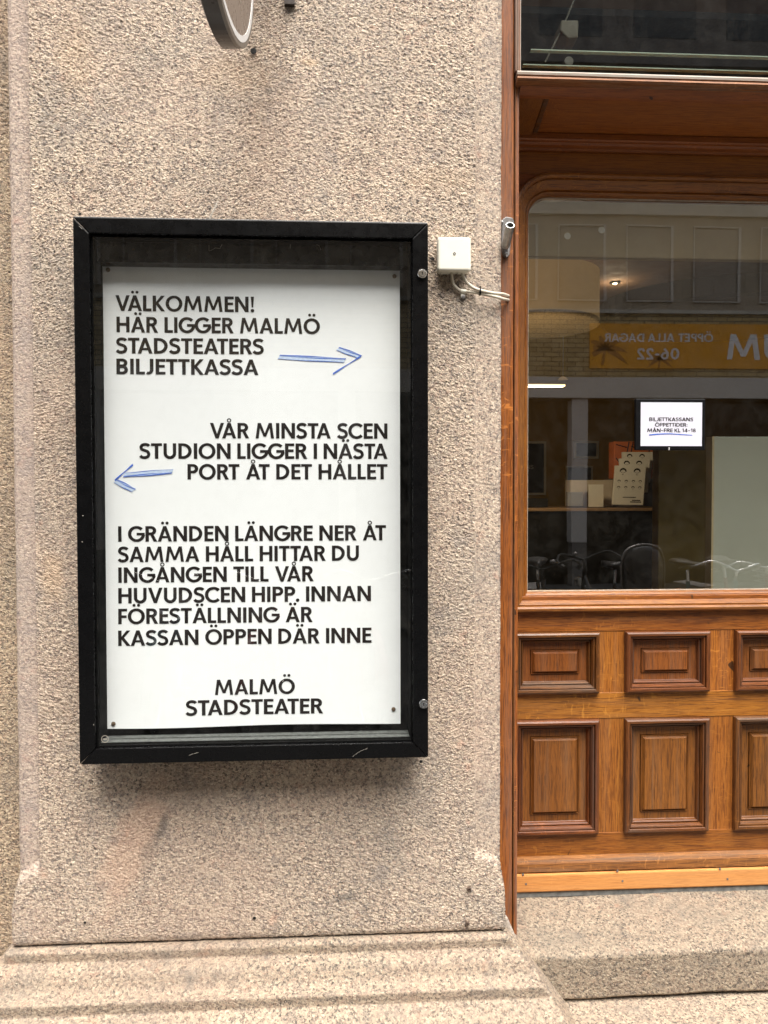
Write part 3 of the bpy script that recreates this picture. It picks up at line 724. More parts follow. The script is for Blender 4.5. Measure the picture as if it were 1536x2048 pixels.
# transom rail under the upper window
zt1, zt2, zt3 = az(1300, 150, 0.03), az(1300, 157.5, 0.022), az(1300, 168, 0.02)
xt = ax(1035, 160, 0.02)
g = MB(); pf = [(0.06, zt1), (0.028, zt1-0.001), (0.022, zt1-0.003), (0.0205, zt1-0.006), (0.0215, zt2+0.0018), (0.06, zt2+0.0018)]
g.rings([[(xt, a, b_) for a, b_ in pf], [(XR, a, b_) for a, b_ in pf]], True, (True, True)); g.build('transom_cap', 'oakw_x', oakf)
g = MB(); pf = [(0.06, zt2+0.0012), (0.030, zt2+0.001), (0.030, zt2-0.0015), (0.0205, zt2-0.003), (0.0185, zt3+0.005), (0.022, zt3+0.001), (0.0335, zt3-0.002), (0.06, zt3-0.002)]
g.rings([[(xt, a, b_) for a, b_ in pf], [(XR, a, b_) for a, b_ in pf]], True, (True, True)); g.build('transom_rail', 'oakj_x', oakf)
zu = az(1300, 149, 0.03)
xu0, xu1 = ax(1030.5, 80, 0.028), ax(1041.5, 80, 0.03)
g = MB(); g.box(xu0, xu1-0.0015, 0.026, 0.09, zt1-0.002, 3.45); g.box(xu0+0.004, xu0+0.0075, 0.0235, 0.03, zt1-0.001, 3.45); g.build('upper_window_frame', 'oakw_z', oakf, bevel=0.002)
g = MB(); g.box(xu1-0.0012, xu1+0.0012, 0.034, 0.06, zt1+0.0005, 3.45); g.box(xu1+0.0012, XR, 0.034, 0.06, zt1+0.0005, zt1+0.003); g.build('upper_bead', 'sealant', oakf)
g = MB(); g.box(xu1-0.004, XR, 0.045, 0.051, zt1-0.003, 3.45); g.build('upper_pane', 'pane', oakf)
g = MB(); g.box(XRE, BX1, 0.02, 0.3, 3.45, 3.56); g.build('head_beam', 'oakj_z', oakf)
# backs of the panels and transom: carcass
g = MB(); g.box(JX0, BX1, 0.262, 0.30, zk, gz0-0.02); g.build('carcass', 'oakd_x', oakf)

# ------------------------------------------------------------------ lettering: geometric capitals built from strokes
W_ = 0.205; H_ = 0.172
def rib(pts, w):
    out = []; n = len(pts); L = []; Rr = []
    for i in range(n):
        a = pts[max(i-1, 0)]; b_ = pts[min(i+1, n-1)]
        dx, dy = b_[0]-a[0], b_[1]-a[1]; l = math.hypot(dx, dy) or 1
        ww = w[i] if isinstance(w, (list, tuple)) else w
        nx, ny = -dy/l*ww/2, dx/l*ww/2
        L.append((pts[i][0]+nx, pts[i][1]+ny)); Rr.append((pts[i][0]-nx, pts[i][1]-ny))
    for i in range(n-1): out.append([L[i], Rr[i], Rr[i+1], L[i+1]])
    return out
def ell(cx, cy, rx, ry, a0, a1, n=28): return [(cx+rx*math.cos(R(a0+(a1-a0)*k/n)), cy+ry*math.sin(R(a0+(a1-a0)*k/n))) for k in range(n+1)]
def bx_(x0, y0, x1, y1): return [(x0, y0), (x1, y0), (x1, y1), (x0, y1)]
def crv(pts, n=6):
    P = [pts[0]]+list(pts)+[pts[-1]]; out = []
    for i in range(1, len(P)-2):
        for k in range(n):
            t = k/n; a, b_, c, d = P[i-1], P[i], P[i+1], P[i+2]
            out.append(tuple(0.5*((2*b_[q])+(-a[q]+c[q])*t+(2*a[q]-5*b_[q]+4*c[q]-d[q])*t*t+(-a[q]+3*b_[q]-3*c[q]+d[q])*t**3) for q in (0, 1)))
    out.append(pts[-1]); return out
def oring(cx, cy, rx, ry, wx, wy, n=40):
    out = []
    for k in range(n):
        a, b_ = 2*math.pi*k/n, 2*math.pi*(k+1)/n
        f = lambda t, s: (cx+(rx-s*wx)*math.cos(t), cy+(ry-s*wy)*math.sin(t))
        out.append([f(a, 0), f(b_, 0), f(b_, 1), f(a, 1)])
    return out
def bowl(x0, x1, y0, y1, w, hw):
    """half-round bowl from a stem: centre-line ribbon with even stroke"""
    ry = (y1-y0-hw)/2; cy = (y0+y1)/2; rx = min(ry*1.05, (x1-x0)*0.62); cx = x1-w/2-rx
    arcp = ell(cx, cy, rx, ry, -90, 90, 18)
    pts = [(x0, cy-ry)]+arcp+[(x0, cy+ry)]
    ws = [hw]+[hw+(w-hw)*math.cos(R(-90+180*k/18)) for k in range(19)]+[hw]
    return rib(pts, ws)
def dot(cx, cy, r): return [[(cx+r*math.cos(2*math.pi*k/18), cy+r*math.sin(2*math.pi*k/18)) for k in range(18)]]
def glyph(c):
    w, h = W_, H_
    if c == 'A': return 0.86, [[(0,0),(.205,0),(.525,1),(.335,1)], [(.655,0),(.86,0),(.525,1),(.335,1)], [(.2,.215),(.66,.215),(.61,.355),(.25,.355)]]
    if c == 'Ä': a, p = glyph('A'); return a, p+dot(.30, 1.20, .092)+dot(.57, 1.20, .092)
    if c == 'Å': a, p = glyph('A'); return a, p+oring(.43, 1.165, .135, .135, .06, .06, 20)
    if c == 'Ö': a, p = glyph('O'); return a, p+dot(.38, 1.22, .092)+dot(.65, 1.22, .092)
    if c == 'B': return 0.66, [bx_(0,0,w,1)]+bowl(.1,.63,.455,1,w*.95,h)+bowl(.1,.66,0,.565,w,h)
    if c == 'C': return 0.86, rib(ell(.5,.5,.415,.43,42,318,30), [h+(w-h)*abs(math.cos(R(42+276*k/30))) for k in range(31)])
    if c == 'D': return 0.80, [bx_(0,0,w,1)]+bowl(.1,.80,0,1,w,h)
    if c == 'E': return 0.56, [bx_(0,0,w,1), bx_(w*.9,0,.56,h), bx_(w*.9,.44,.52,.44+h), bx_(w*.9,1-h,.56,1)]
    if c == 'F': return 0.53, [bx_(0,0,w,1), bx_(w*.9,.40,.50,.40+h), bx_(w*.9,1-h,.53,1)]
    if c == 'G': return 0.95, rib(ell(.5,.5,.415,.43,42,352,34), [h+(w-h)*abs(math.cos(R(42+310*k/34))) for k in range(35)])+[bx_(.50,.40,.985,.40+h)]
    if c == 'H': return 0.79, [bx_(0,0,w,1), bx_(.79-w,0,.79,1), bx_(w*.9,.43,.79-w*.9,.43+h)]
    if c == 'I': return w, [bx_(0,0,w,1)]
    if c == 'J': return 0.45, rib([(.45-w/2,1),(.45-w/2,.30)]+ell(.45-w/2-.19,.30,.19,.222,0,-118,14)[1:], [w]*2+[w-(w-h)*min(1,k/7) for k in range(14)])
    if c == 'K': return 0.74, [bx_(0,0,w,1), [(.50,1),(.73,1),(.32,.50),(.13,.50)], [(.13,.52),(.33,.56),(.74,0),(.505,0)]]
    if c == 'L': return 0.51, [bx_(0,0,w,1), bx_(w*.9,0,.51,h)]
    if c == 'M': return 1.12, [[(0,0),(.185,0),(.30,1),(.13,1)], [(.935,0),(1.12,0),(.99,1),(.82,1)], [(.13,1),(.32,1),(.64,.12),(.48,.12)], [(.80,1),(.99,1),(.64,.12),(.48,.12)]]
    if c == 'N': return 0.83, [bx_(0,0,w,1), bx_(.83-w,0,.83,1), [(0,1),(.215,1),(.83,0),(.615,0)]]
    if c == 'O': return 1.02, oring(.51,.5,.51,.515,w,h)
    if c == 'P': return 0.65, [bx_(0,0,w,1)]+bowl(.1,.65,.40,1,w,h)
    if c == 'R': return 0.70, [bx_(0,0,w,1)]+bowl(.1,.65,.42,1,w,h)+[[(.26,.50),(.46,.50),(.71,0),(.49,0)]]
    if c == 'S': return 0.66, rib(crv([(.575,.82),(.50,.895),(.34,.925),(.175,.875),(.105,.74),(.165,.61),(.33,.535),(.49,.455),(.56,.29),(.495,.14),(.32,.075),(.15,.105),(.055,.195)]), h*1.08)
    if c == 'T': return 0.66, [bx_(.33-w/2,0,.33+w/2,1), bx_(0,1-h,.66,1)]
    if c == 'U': return 0.76, rib([(w/2,1),(w/2,.36)]+ell(.38,.36,.38-w/2,.282,180,360,20)[1:-1]+[(.76-w/2,.36),(.76-w/2,1)], w*.96)
    if c == 'V': return 0.86, [[(0,1),(.205,1),(.525,0),(.335,0)], [(.655,1),(.86,1),(.525,0),(.335,0)]]
    if c == 'Y': return 0.8, [[(0,1),(.21,1),(.49,.42),(.31,.42)], [(.59,1),(.8,1),(.49,.42),(.31,.42)], bx_(.4-w/2,0,.4+w/2,.46)]
    if c == '!': return 0.22, [[(.06,.30),(.16,.30),(.205,1),(.015,1)]]+dot(.11, .10, .11)
    if c == '.': return 0.22, dot(.11, .10, .11)
    if c == ':': return 0.2, dot(.10, .10, .095)+dot(.10, .55, .095)
    if c == '–': return 0.50, [bx_(0,.36,.50,.36+h*.9)]
    if c == '-': return 0.34, [bx_(0,.36,.34,.36+h)]
    if c == '1': return 0.34, [bx_(.34-w,0,.34,1), [(0,.72),(.34-w,.86),(.34,1),(.2,1),(0,.87)]]
    if c == '4': return 0.70, [bx_(.42,0,.42+w,1), bx_(0,.2,.70,.2+h), [(0,.21),(.17,.30),(.58,1),(.40,1)]]
    if c == '8': return 0.64, oring(.32,.745,.255,.265,w*.9,h*.9)+oring(.32,.275,.32,.285,w*.95,h*.9)
    if c == '0': return 0.72, oring(.36,.5,.36,.515,w,h)
    if c == '6': return 0.68, oring(.34,.32,.34,.33,w,h)+rib(crv([(.095,.34),(.13,.56),(.25,.78),(.40,.97)]), w)
    if c == '2': return 0.64, rib(crv([(.07,.72),(.13,.86),(.31,.93),(.49,.85),(.52,.68),(.40,.48),(.22,.27),(.10,.12)]), w)+[bx_(.02,0,.64,h)]
    return 0.3, []
KERN = {('T','A'):-.14,('A','T'):-.12,('V','Ä'):-.16,('V','Å'):-.16,('L','V'):-.1,('L','T'):-.08,('A','V'):-.1,('L','K'):0,('Ä','L'):-.02,('T','E'):-.02,('Å','T'):-.12,('R','T'):-.04,('K','A'):-.03,('P','.'):-.05}
def text_polys(s, x0, x1, zb, cap, right_to_left=False):
    """polygons of a line set between x0 and x1 on base line zb (world), cap height cap"""
    pos = 0.0; items = []; prev = None
    rnd = 'OCGÖ'
    for c in s:
        if c == ' ': pos += 0.40; prev = None; continue
        a, ps = glyph(c)
        if prev is not None:
            sb = 0.125
            if prev in 'AVÄÅTLKPFÖOCGRSE': sb -= .045
            if c in 'AVÄÅTOÖCGSJY': sb -= .045
            pos += sb + KERN.get((prev, c), 0)
        items.append((pos, ps)); pos += a; prev = c
    k = (x1-x0)/pos; res = []
    for p, ps in items:
        for q in ps: res.append([(x0+(p+u)*k, zb+v*cap) for u, v in q])
    return res
def text_mesh(g, polys, yfun, sgn=1, mi=0):
    for i, q in enumerate(polys):
        d = 0.00006*(i % 5)
        g.add([(x, yfun(x, z)-sgn*d, z) for x, z in q], [tuple(range(len(q)))], mi)

# ------------------------------------------------------------------ display case
YC = -0.10                                     # front of the case
cx0, cz1 = at(143.5, 433, YC); cx1b, cz0 = at(857.5, 1515, YC); cx0b = ax(161, 1531, YC)
cx0 = (ax(143.5, 433, YC)+ax(160, 1531, YC))/2; cx1 = (ax(855, 446, YC)+ax(858, 1514, YC))/2
cz1 = (az(143, 433, YC)+az(855, 446, YC))/2; cz0 = (az(161, 1531, YC)+az(858, 1514, YC))/2
case = thing('display_case', 'black wall-mounted glazed poster case with two round locks', 'display case', ((cx0+cx1)/2, -0.002, cz0))
fw = 0.0325; YI = -0.022
FWT = fw
def case_bar(quad_out, quad_in, name='frame_bar'): pass
def bars(g):
    O = [(cx0, cz0), (cx1, cz0), (cx1, cz1), (cx0, cz1)]
    I = [(cx0+fw, cz0+fw), (cx1-fw, cz0+fw), (cx1-fw, cz1-fw), (cx0+fw, cz1-fw)]
    for i in range(4):
        j = (i+1) % 4
        o0, o1, i1, i0 = [Vector((p[0], 0, p[1])) for p in (O[i], O[j], I[j], I[i])]
        t = (o1-o0).normalized(); e_ = 0.0004
        o0 += t*e_; i0 += t*e_; o1 -= t*e_; i1 -= t*e_
        nrm = (i0-o0); 
        prof = []
        q = [o0, o1, i1, i0]
        v = [(p.x, YC+(0.0012 if k < 2 else 0.0), p.z) for k, p in enumerate(q)] + [(p.x, YI, p.z) for p in q]
        g.add(v, [(0,1,2,3), (0,4,5,1), (1,5,6,2), (2,6,7,3), (3,7,4,0), (7,6,5,4)])
g = MB(); bars(g); cf = g.build('frame', 'black_metal', case, bevel=0.0018, seg=2)
g = MB()
ee = 0.0016
g.box(cx0+0.001, cx1-0.001, YC+0.003, YI, cz1+0.0002, cz1+ee); g.build('top_cap', 'black_edge', case, bevel=0.0006)
# inner step of the frame, back and glass
g = MB(); O = (cx0+fw+0.0004, cx1-fw-0.0004, cz0+fw+0.0004, cz1-fw-0.0004)
pfi = [(0.0, YC+0.010), (0.0026, YC+0.010), (0.0026, YC+0.020), (0.0042, YC+0.020), (0.0042, YI-0.002)]
mitred(g, O[0], O[1], O[2], O[3], pfi, (0, 0)); g.build('inner_lip', 'matt_black', case)
g = MB(); g.box(cx0+0.002, cx1-0.002, YI+0.0015, -0.006, cz0+0.002, cz1-0.002); g.build('backboard', 'black_felt', case)
g = MB(); g.box(O[0]+0.0047, O[1]-0.0047, YC+0.036, YI-0.001, O[3]-0.046, O[3]-0.0047); g.build('header_strip', 'black_metal', case, bevel=0.001)
g = MB(); g.box(O[0]+0.0047, O[1]-0.0047, YC+0.023, YI-0.012, O[2]+0.0045, O[2]+0.0058); g.build('bottom_ledge', 'grey_ledge', case, bevel=0.0005)
g = MB(); g.box(O[0]+0.005, O[1]-0.005, YC+0.040, YC+0.0415, O[2]+0.0059, O[2]+0.0085); g.build('ledge_track', 'grey_ledge', case)
g = MB(); g.box(O[0]+0.0002, O[1]-0.0002, YC+0.0115, YC+0.0155, O[2]+0.0002, O[3]-0.0002)
g.build('glass_pane', 'case_glass', case)
for px, py in [(844, 548), (847, 1407)]:
    x, z = at(px, py, YC); g = MB()
    g.lathe([(0.0100, 0.001), (0.0100, -0.004), (0.0092, -0.0055), (0.0078, -0.0055), (0.0072, -0.0042), (0.0068, -0.0042), (0.0066, -0.0062), (0.0, -0.0062)], (x, YC, z), (0, 1, 0), 28, caps=(True, False))
    lk = g.build('lock', 'chrome', case, smooth=False)
    g = MB(); g.box(x-0.0007, x+0.0007, YC-0.0066, YC-0.006, z-0.0032, z+0.0032); g.lathe([(0.0017, 0), (0.0, -0.0003)], (x, YC-0.0064, z+0.001), (0, 1, 0), 10, caps=(True, False)); g.build('keyhole', 'hole', lk)
# round maker's label at the lower left of the glass
x, z = at(210, 1478, YC+0.011); g = MB()
for q in oring(x, z, 0.0078, 0.0078, 0.0013, 0.0013, 24)[::1]: g.add([(a, YC+0.0108, b_) for a, b_ in q], [(0, 1, 2, 3)])
g.box(x-0.0048, x+0.0048, YC+0.0105, YC+0.0108, z-0.0009, z+0.0009); g.build('round_sticker', 'grey_line', case)
# chalky scratches on the header strip
g = MB()
def scratch(pts, r=0.00035, y=YC+0.035):
    g = MB(); g.tube([(at(px, py, y)[0], y, at(px, py, y)[1]) for px, py in pts], r, 5); g.build('scratch', 'grey_line', case)
scratch([(580, 497), (581, 489), (584, 484), (600, 487), (608, 484), (625, 486), (638, 491), (642, 500)])
scratch([(418, 490), (418, 502), (424, 500), (430, 496), (440, 497), (444, 489), (441, 494)], 0.0004)
scratch([(158, 452), (164, 458)], .0004, YC-0.0003); scratch([(165, 1031), (166.5, 1032)], .0009, YC-0.0003); scratch([(164, 1083), (165, 1084.5)], .0009, YC-0.0003); scratch([(187, 1449), (188, 1450)], .0009, YC-.0003)
scratch([(705, 1513), (718, 1504), (735, 1496)], .0002, YC-0.0003); scratch([(378, 1511), (385, 1508), (397, 1505)], .00025, YC-0.0003)
scratch([(876, 460)], .0001) if False else None

# ------------------------------------------------------------------ poster
YP = YI-0.003
tx0 = (ax(205, 526, YP)+ax(211, 1457, YP))/2; tx1 = ax(800, 990, YP)
pz1 = (az(205, 526, YP)+az(800, 539, YP))/2; pz0 = (az(212, 1457, YP)+az(800, 1443, YP))/2
def pwave(x, z):
    u, v = (x-tx0)/(tx1-tx0), (z-pz0)/(pz1-pz0)
    s = 0.0011*math.sin(math.pi*2*v*1.6+1.0)+0.0009*math.sin(u*9+v*3)
    s += 0.0030*(abs(2*v-1)**6)*(0.5+0.5*math.sin(u*7+1.3)) + 0.0022*(abs(2*u-1)**8)*math.sin(v*6)
    return YP-0.0035-s
poster = thing('poster', 'large white poster with black capitals and two blue arrows pinned inside the case', 'poster', ((tx0+tx1)/2, YP, pz0))
nx, nz = 40, 60
P = np.zeros((nz+1, nx+1, 3))
for a in range(nz+1):
    for b_ in range(nx+1):
        x = tx0+(tx1-tx0)*b_/nx; z = pz0+(pz1-pz0)*a/nz
        # the edges are cut not quite straight and bow a little
        x += (0.0030*math.sin(math.pi*a/nz*1.0)-0.003*(a/nz))*(1-b_/nx)
        z += 0.0012*math.sin(b_/nx*8)*(a/nz)**8 - 0.0014*math.sin(b_/nx*7)*(1-a/nz)**8
        P[a, b_] = (x, pwave(x, z), z)
grid('sheet', P, 'paper', poster)
LINES = [('VÄLKOMMEN!', 231, 508.5, 623), ('HÄR LIGGER MALMÖ', 233, 640, 666.3), ('STADSTEATERS', 232, 528, 707.7), ('BILJETTKASSA', 233, 517, 749.3),
         ('VÅR MINSTA SCEN', 420, 775, 877), ('STUDION LIGGER I NÄSTA', 279, 775, 917.6), ('PORT ÅT DET HÅLLET', 375, 775, 958.8),
         ('I GRÄNDEN LÄNGRE NER ÅT', 236.5, 772, 1082), ('SAMMA HÅLL HITTAR DU', 236, 718, 1122.8), ('INGÅNGEN TILL VÅR', 237, 627, 1164),
         ('HUVUDSCEN HIPP. INNAN', 237, 742, 1204.3), ('FÖRESTÄLLNING ÄR', 237, 625, 1246), ('KASSAN ÖPPEN DÄR INNE', 237, 743, 1288.3),
         ('MALMÖ', 430, 590, 1388.5), ('STADSTEATER', 372, 646, 1428.5)]
g = MB()
for s, xa, xb, yb in LINES:
    ym = yb; xa_, xb_ = ax(xa, ym, YP-.004), ax(xb, ym, YP-.004)
    zb_ = az((xa+xb)/2, ym, YP-.004)
    text_mesh(g, text_polys(s, xa_, xb_, zb_, 30.4/FPX*1.672), lambda x, z: pwave(x, z)-0.0006)
g.build('lettering', 'ink', poster)
def stroke(g, p0, p1, w, pale=True, wend=None):
    """felt-pen stroke: pale body between two darker edges"""
    a = Vector(at(*p0, YP-.004)); b_ = Vector(at(*p1, YP-.004)); d = (b_-a).normalized(); n_ = Vector((-d.y, d.x)); k = 1.672/FPX
    N = 12
    def strip(o0, o1, mi, dy):
        for i in range(N):
            q = []
            for t, o in ((i/N, o0), ((i+1)/N, o0), ((i+1)/N, o1), (i/N, o1)):
                p = a+(b_-a)*t + n_*o*k + n_*0.0006*math.sin(t*7+o) ; p = p + d*(o*k*0.45*(1 if t > .5 else 1))
                q.append((p.x, pwave(p.x, p.y)-0.0009-dy, p.y))
            g.add(q, [(0, 1, 2, 3)], mi)
    if pale:
        strip(-w/2, w/2, 1, 0)
        strip(w/2-1.5, w/2, 0, 0.0002); strip(-w/2, -w/2+1.0, 0, 0.0002); strip(w*0.12, w*0.12+1.2, 0, 0.0002)
    else: strip(-w/2, w/2, 0, 0.0001)
g = MB(); stroke(g, (558, 714), (690, 721), 9.5); stroke(g, (676, 697), (721, 714), 9); stroke(g, (722, 712), (666, 748), 2.4, False)
g.build('blue_arrow', ['marker', 'marker_pale'], poster)
g = MB(); stroke(g, (345, 943), (248, 950), 9.5); stroke(g, (232, 962), (268, 981), 10); stroke(g, (266, 929), (230, 961), 2.6, False)
g.build('blue_arrow', ['marker', 'marker_pale'], poster)
for px, py in [(216, 539.5), (789, 552), (227.5, 1447), (787, 1418)]:
    x, z = at(px, py, YP-.006); yy = pwave(x, z); g = MB()
    g.lathe([(0.0036, 0.0), (0.0047, -0.0008), (0.0044, -0.0022), (0.002, -0.0028), (0.0016, -0.0028)], (x, yy, z), (0, 1, 0), 16, caps=(True, True)); g.build('pin', 'brass', poster, smooth=False)

# ------------------------------------------------------------------ junction box with its cables
bx0, bz1 = at(875.5, 473, -0.036); bx1, bz0 = at(943, 543, -0.036)
bx1 = ax(942.5, 500, -0.036); bz0 = az(908, 541.5, -.036); bz1 = az(908, 473.5, -.036)
jb = thing('junction_box', 'small square ivory junction box on the granite between case and oak jamb', 'junction box', ((bx0+bx1)/2, -0.002, bz0))
g = MB(); g.box(bx0+0.002, bx1-0.002, -0.021, 0.002, bz0+0.0025, bz1-0.002); g.build('base', 'ivory', jb, bevel=0.004, seg=3)
g = MB(); g.box(bx0, bx1, -0.036, -0.0215, bz0, bz1); g.build('lid', 'ivory', jb, bevel=0.0055, seg=4)
x, z = at(909, 507, -0.0365); g = MB(); g.lathe([(0.0032, 0.002), (0.0032, -0.0006), (0.0022, -0.0008), (0.0010, 0.0008)], (x, -0.0362, z), (0, 1, 0), 14); g.build('screw', 'zinc_dark', jb)
for px in (890, 923): 
    x, z = at(px, 546, -0.012); g = MB(); g.box(x-0.010, x+0.010, -0.020, -0.004, z-0.0015, z+0.006); g.build('knockout', 'ivory', jb, bevel=0.002)
def pth(pts): return [(at(px, py, y)[0], y, at(px, py, y)[1]) for px, py, y in pts]
def spl(pts, n=7):
    P = [Vector(p) for p in pts]; P = [P[0]*2-P[1]]+P+[P[-1]*2-P[-2]]; out = []
    for i in range(1, len(P)-2):
        for k in range(n):
            t = k/n; a, b_, c, d = P[i-1:i+3]
            out.append(0.5*((2*b_)+(-a+c)*t+(2*a-5*b_+4*c-d)*t*t+(-a+3*b_-3*c+d)*t**3))
    out.append(P[-2]); return out
g = MB(); g.tube(spl(pth([(904, 540, -.012), (904, 556, -.011), (908, 570, -.009), (919, 580, -.008), (932, 582.5, -.008), (955, 586, -.009), (985, 592, -.013), (1004, 597, -.006), (1013, 599, .010), (1017, 600, .04)])), 0.0034, 12)
g.build('cable', 'cable', jb, smooth=True)
g = MB(); g.tube(spl(pth([(923, 542, -.012), (926, 552, -.012), (933, 564, -.012), (946, 575, -.013), (962, 581, -.014), (985, 586, -.014), (1005, 588, -.006), (1014, 591, .012), (1017, 592, .04)])), 0.0034, 12)
g.build('cable', 'cable', jb, smooth=True)
g = MB(); P0 = pth([(921.5, 581.5, -.008), (932, 583, -.008)]); g.tube(P0, 0.0046, 12); x, z = at(925, 590, -.004); g.box(x-.004, x+.004, -.008, .003, z-.006, z+.006); g.build('cable_clip', 'ivory', jb)
x, z = at(926, 594, -.004); g = MB(); g.lathe([(0.0046, 0.004), (0.0046, -0.005), (0.002, -0.006)], (x, -0.003, z), (0, 1, 0), 10); g.build('clip_nail', 'zinc_dark', jb)
g = MB(); x, z = at(960, 583.5, -.013)
g.rings([[(x-0.0016+dx, -.012+0.0062*math.cos(a), z+0.0085*math.sin(a)) for a in np.linspace(0, 2*math.pi, 16, endpoint=False)] for dx in (0, 0.0032)], True, (True, True))
g.box(x-.0012, x+.0016, -.016, -.012, z+.008, z+.0115); g.build('cable_tie', 'black_plastic', jb)

# ------------------------------------------------------------------ flag-pole socket on the jamb
x, z = at(1014, 475, 0.0)
fs = thing('flagpole_socket', 'grey metal flagpole socket screwed to the oak jamb', 'flagpole holder', (x, 0.035, z))
y = 0.028
pl = [at(1003, 440, y), at(1012, 433.5, y), at(1025, 436, y), at(1028, 444, y), at(1021, 490, y), at(1019, 510, y), at(1013, 516, y), at(1006, 511, y), at(1002.5, 490, y)]
g = MB(); g.prism(pl, 0.026, 0.0345); g.build('back_plate', 'zinc_dark', fs, bevel=0.0015)
a0 = Vector((*at(1011, 494, 0.012)[:1], 0.012, at(1011, 494, 0.012)[1])); a1 = Vector((at(1020.5, 450, -0.04)[0], -0.04, at(1020.5, 450, -0.04)[1]))
d = (a1-a0); L_ = d.length
g = MB(); g.lathe([(0.0078, 0), (0.0088, 0.004), (0.0095, L_*0.3), (0.0098, L_-0.003), (0.0095, L_), (0.0078, L_), (0.0074, L_-0.002), (0.0074, L_*0.35), (0.0, L_*0.35)], a0, d, 24, caps=(True, False)); tb = g.build('socket_tube', 'zinc', fs, smooth=False)
g = MB(); g.lathe([(0.0072, L_*0.36), (0.0, L_*0.361)], a0, d, 20, caps=(False, False)); g.build('tube_bottom', 'hole', tb)
g = MB(); k0 = pth([(1010, 494, 0.014), (1011, 509, 0.02)]); g.tube(k0, [0.006, 0.0055], 10); g.build('lower_lug', 'zinc_dark', fs)
for px, py in [(1004.5, 444), (1012, 506)]:
    x, z = at(px, py, 0.014); g = MB(); g.lathe([(0.0032, 0.01), (0.0032, -0.001), (0.0012, -0.0022)], (x, 0.015, z), (0, 1, 0), 10); g.build('screw', 'zinc', fs)

# ------------------------------------------------------------------ round projecting sign at the top
al = R(5.0); nv = Vector((math.cos(al), -math.sin(al), 0)); ev = Vector((math.sin(al), math.cos(al), 0))
P0 = Vector((-0.16705, -0.33, 0)); cS = P0+ev*(-0.0989)+Vector((0, 0, 2.5421)); rS = 0.197; tS = 0.034
sg = thing('projecting_sign', 'round grey-brown projecting sign with a white ring and dark rim, cut off at the top', 'sign', cS)
g = MB(); g.lathe([(rS*0.97, -tS), (rS, -tS+0.003), (rS, -0.006)], cS, nv, 96, caps=(True, False)); g.build('rim', 'sign_rim', sg, smooth=False)
g = MB(); g.lathe([(rS, -0.0058), (rS+0.0004, -0.001), (rS-0.001, 0.0), (rS-0.009, 0.0), (rS-0.009, -0.004)], cS, nv, 96, caps=(False, False)); g.build('edge_band', 'sign_edge', sg)
g = MB(); g.lathe([(rS-0.0088, -0.002), (rS-0.0088, 0.0006), (rS-0.019, 0.0006), (rS-0.0192, -0.001)], cS, nv, 96, caps=(False, False)); g.build('white_ring', 'white_paint', sg)
g = MB(); g.lathe([(rS-0.0188, -0.003), (rS-0.0188, 0.0), (0.001, 0.0)], cS, nv, 96, caps=(True, True)); g.build('face', 'sign_face', sg)
# white pointed mark in the middle: only its lower tip reaches the picture
zc = az(468, 7, -0.42)
q = [(0.0, zc-cS.z), (0.010, zc-cS.z+0.045), (-0.010, zc-cS.z+0.045)]
g = MB(); pts = [cS+ev*(a-0.002)+Vector((0, 0, b_)) for a, b_ in q]; g.add([tuple(p+nv*0.0008) for p in pts], [(0, 1, 2)]); g.build('white_mark', 'white_paint', sg)
g = MB()
bz = cS.z+0.03
g.tube([cS+ev*rS*0.90-nv*tS*.5+Vector((0,0,.09)), (cS.x+0.01, 0.01, cS.z+.28)], 0.013, 14)
bxx, bzz = at(578, 3, -0.01); g.box(bxx-0.010, bxx+0.012, -0.012, 0.006, bzz-0.006, bzz+0.10); g.build('wall_bracket', 'sign_rim', sg)

# loose wire end sticking up from the case
g = MB(); g.tube(spl(pth([(418, 437, -.03), (424, 425, -.025), (430, 413, -.018), (436, 402, -.012)])), 0.0009, 6); g.tube(spl(pth([(421, 437, -.03), (428, 422, -.025), (433, 412, -.018), (434, 405, -.012)])), 0.0007, 6)
tag(g.build('loose_wire', 'grey_line'), 'short loose wire sticking up above the top edge of the display case', 'wire')

# ------------------------------------------------------------------ behind the glass
YW = 6.2
g = MB(); g.box(-0.4, 7.5, YW, YW+0.1, 0.3, 3.6); struct(g.build('inside_wall', 'in_wall'))
g = MB(); g.box(-0.4, 7.5, 1.75, YW, 3.3, 3.38); struct(g.build('inside_ceiling', 'in_ceiling'))
g = MB(); g.box(-0.5, 7.6, 0.32, YW+0.1, 3.55, 3.65); struct(g.build('inside_ceiling', 'in_ceiling'))
g = MB(); g.box(-0.4, 7.5, 0.32, YW, 0.25, 0.34); struct(g.build('inside_floor', 'in_floor'))
g = MB(); g.box(-0.5, -0.4, 0.32, YW+.1, 0.3, 3.55); g.box(7.5, 7.6, 0.32, YW+.1, 0.3, 3.55); struct(g.build('inside_side_wall', 'in_wall'))
# deep grey-beige valance behind the head of the window
zv = az(1300, 517, 1.0)
g = MB(); g.box(0.2, 3.4, 1.0, 1.03, zv, 3.0); tag(g.build('valance', 'in_valance', bevel=.004), 'wide grey-beige valance board behind the top of the window', 'valance')
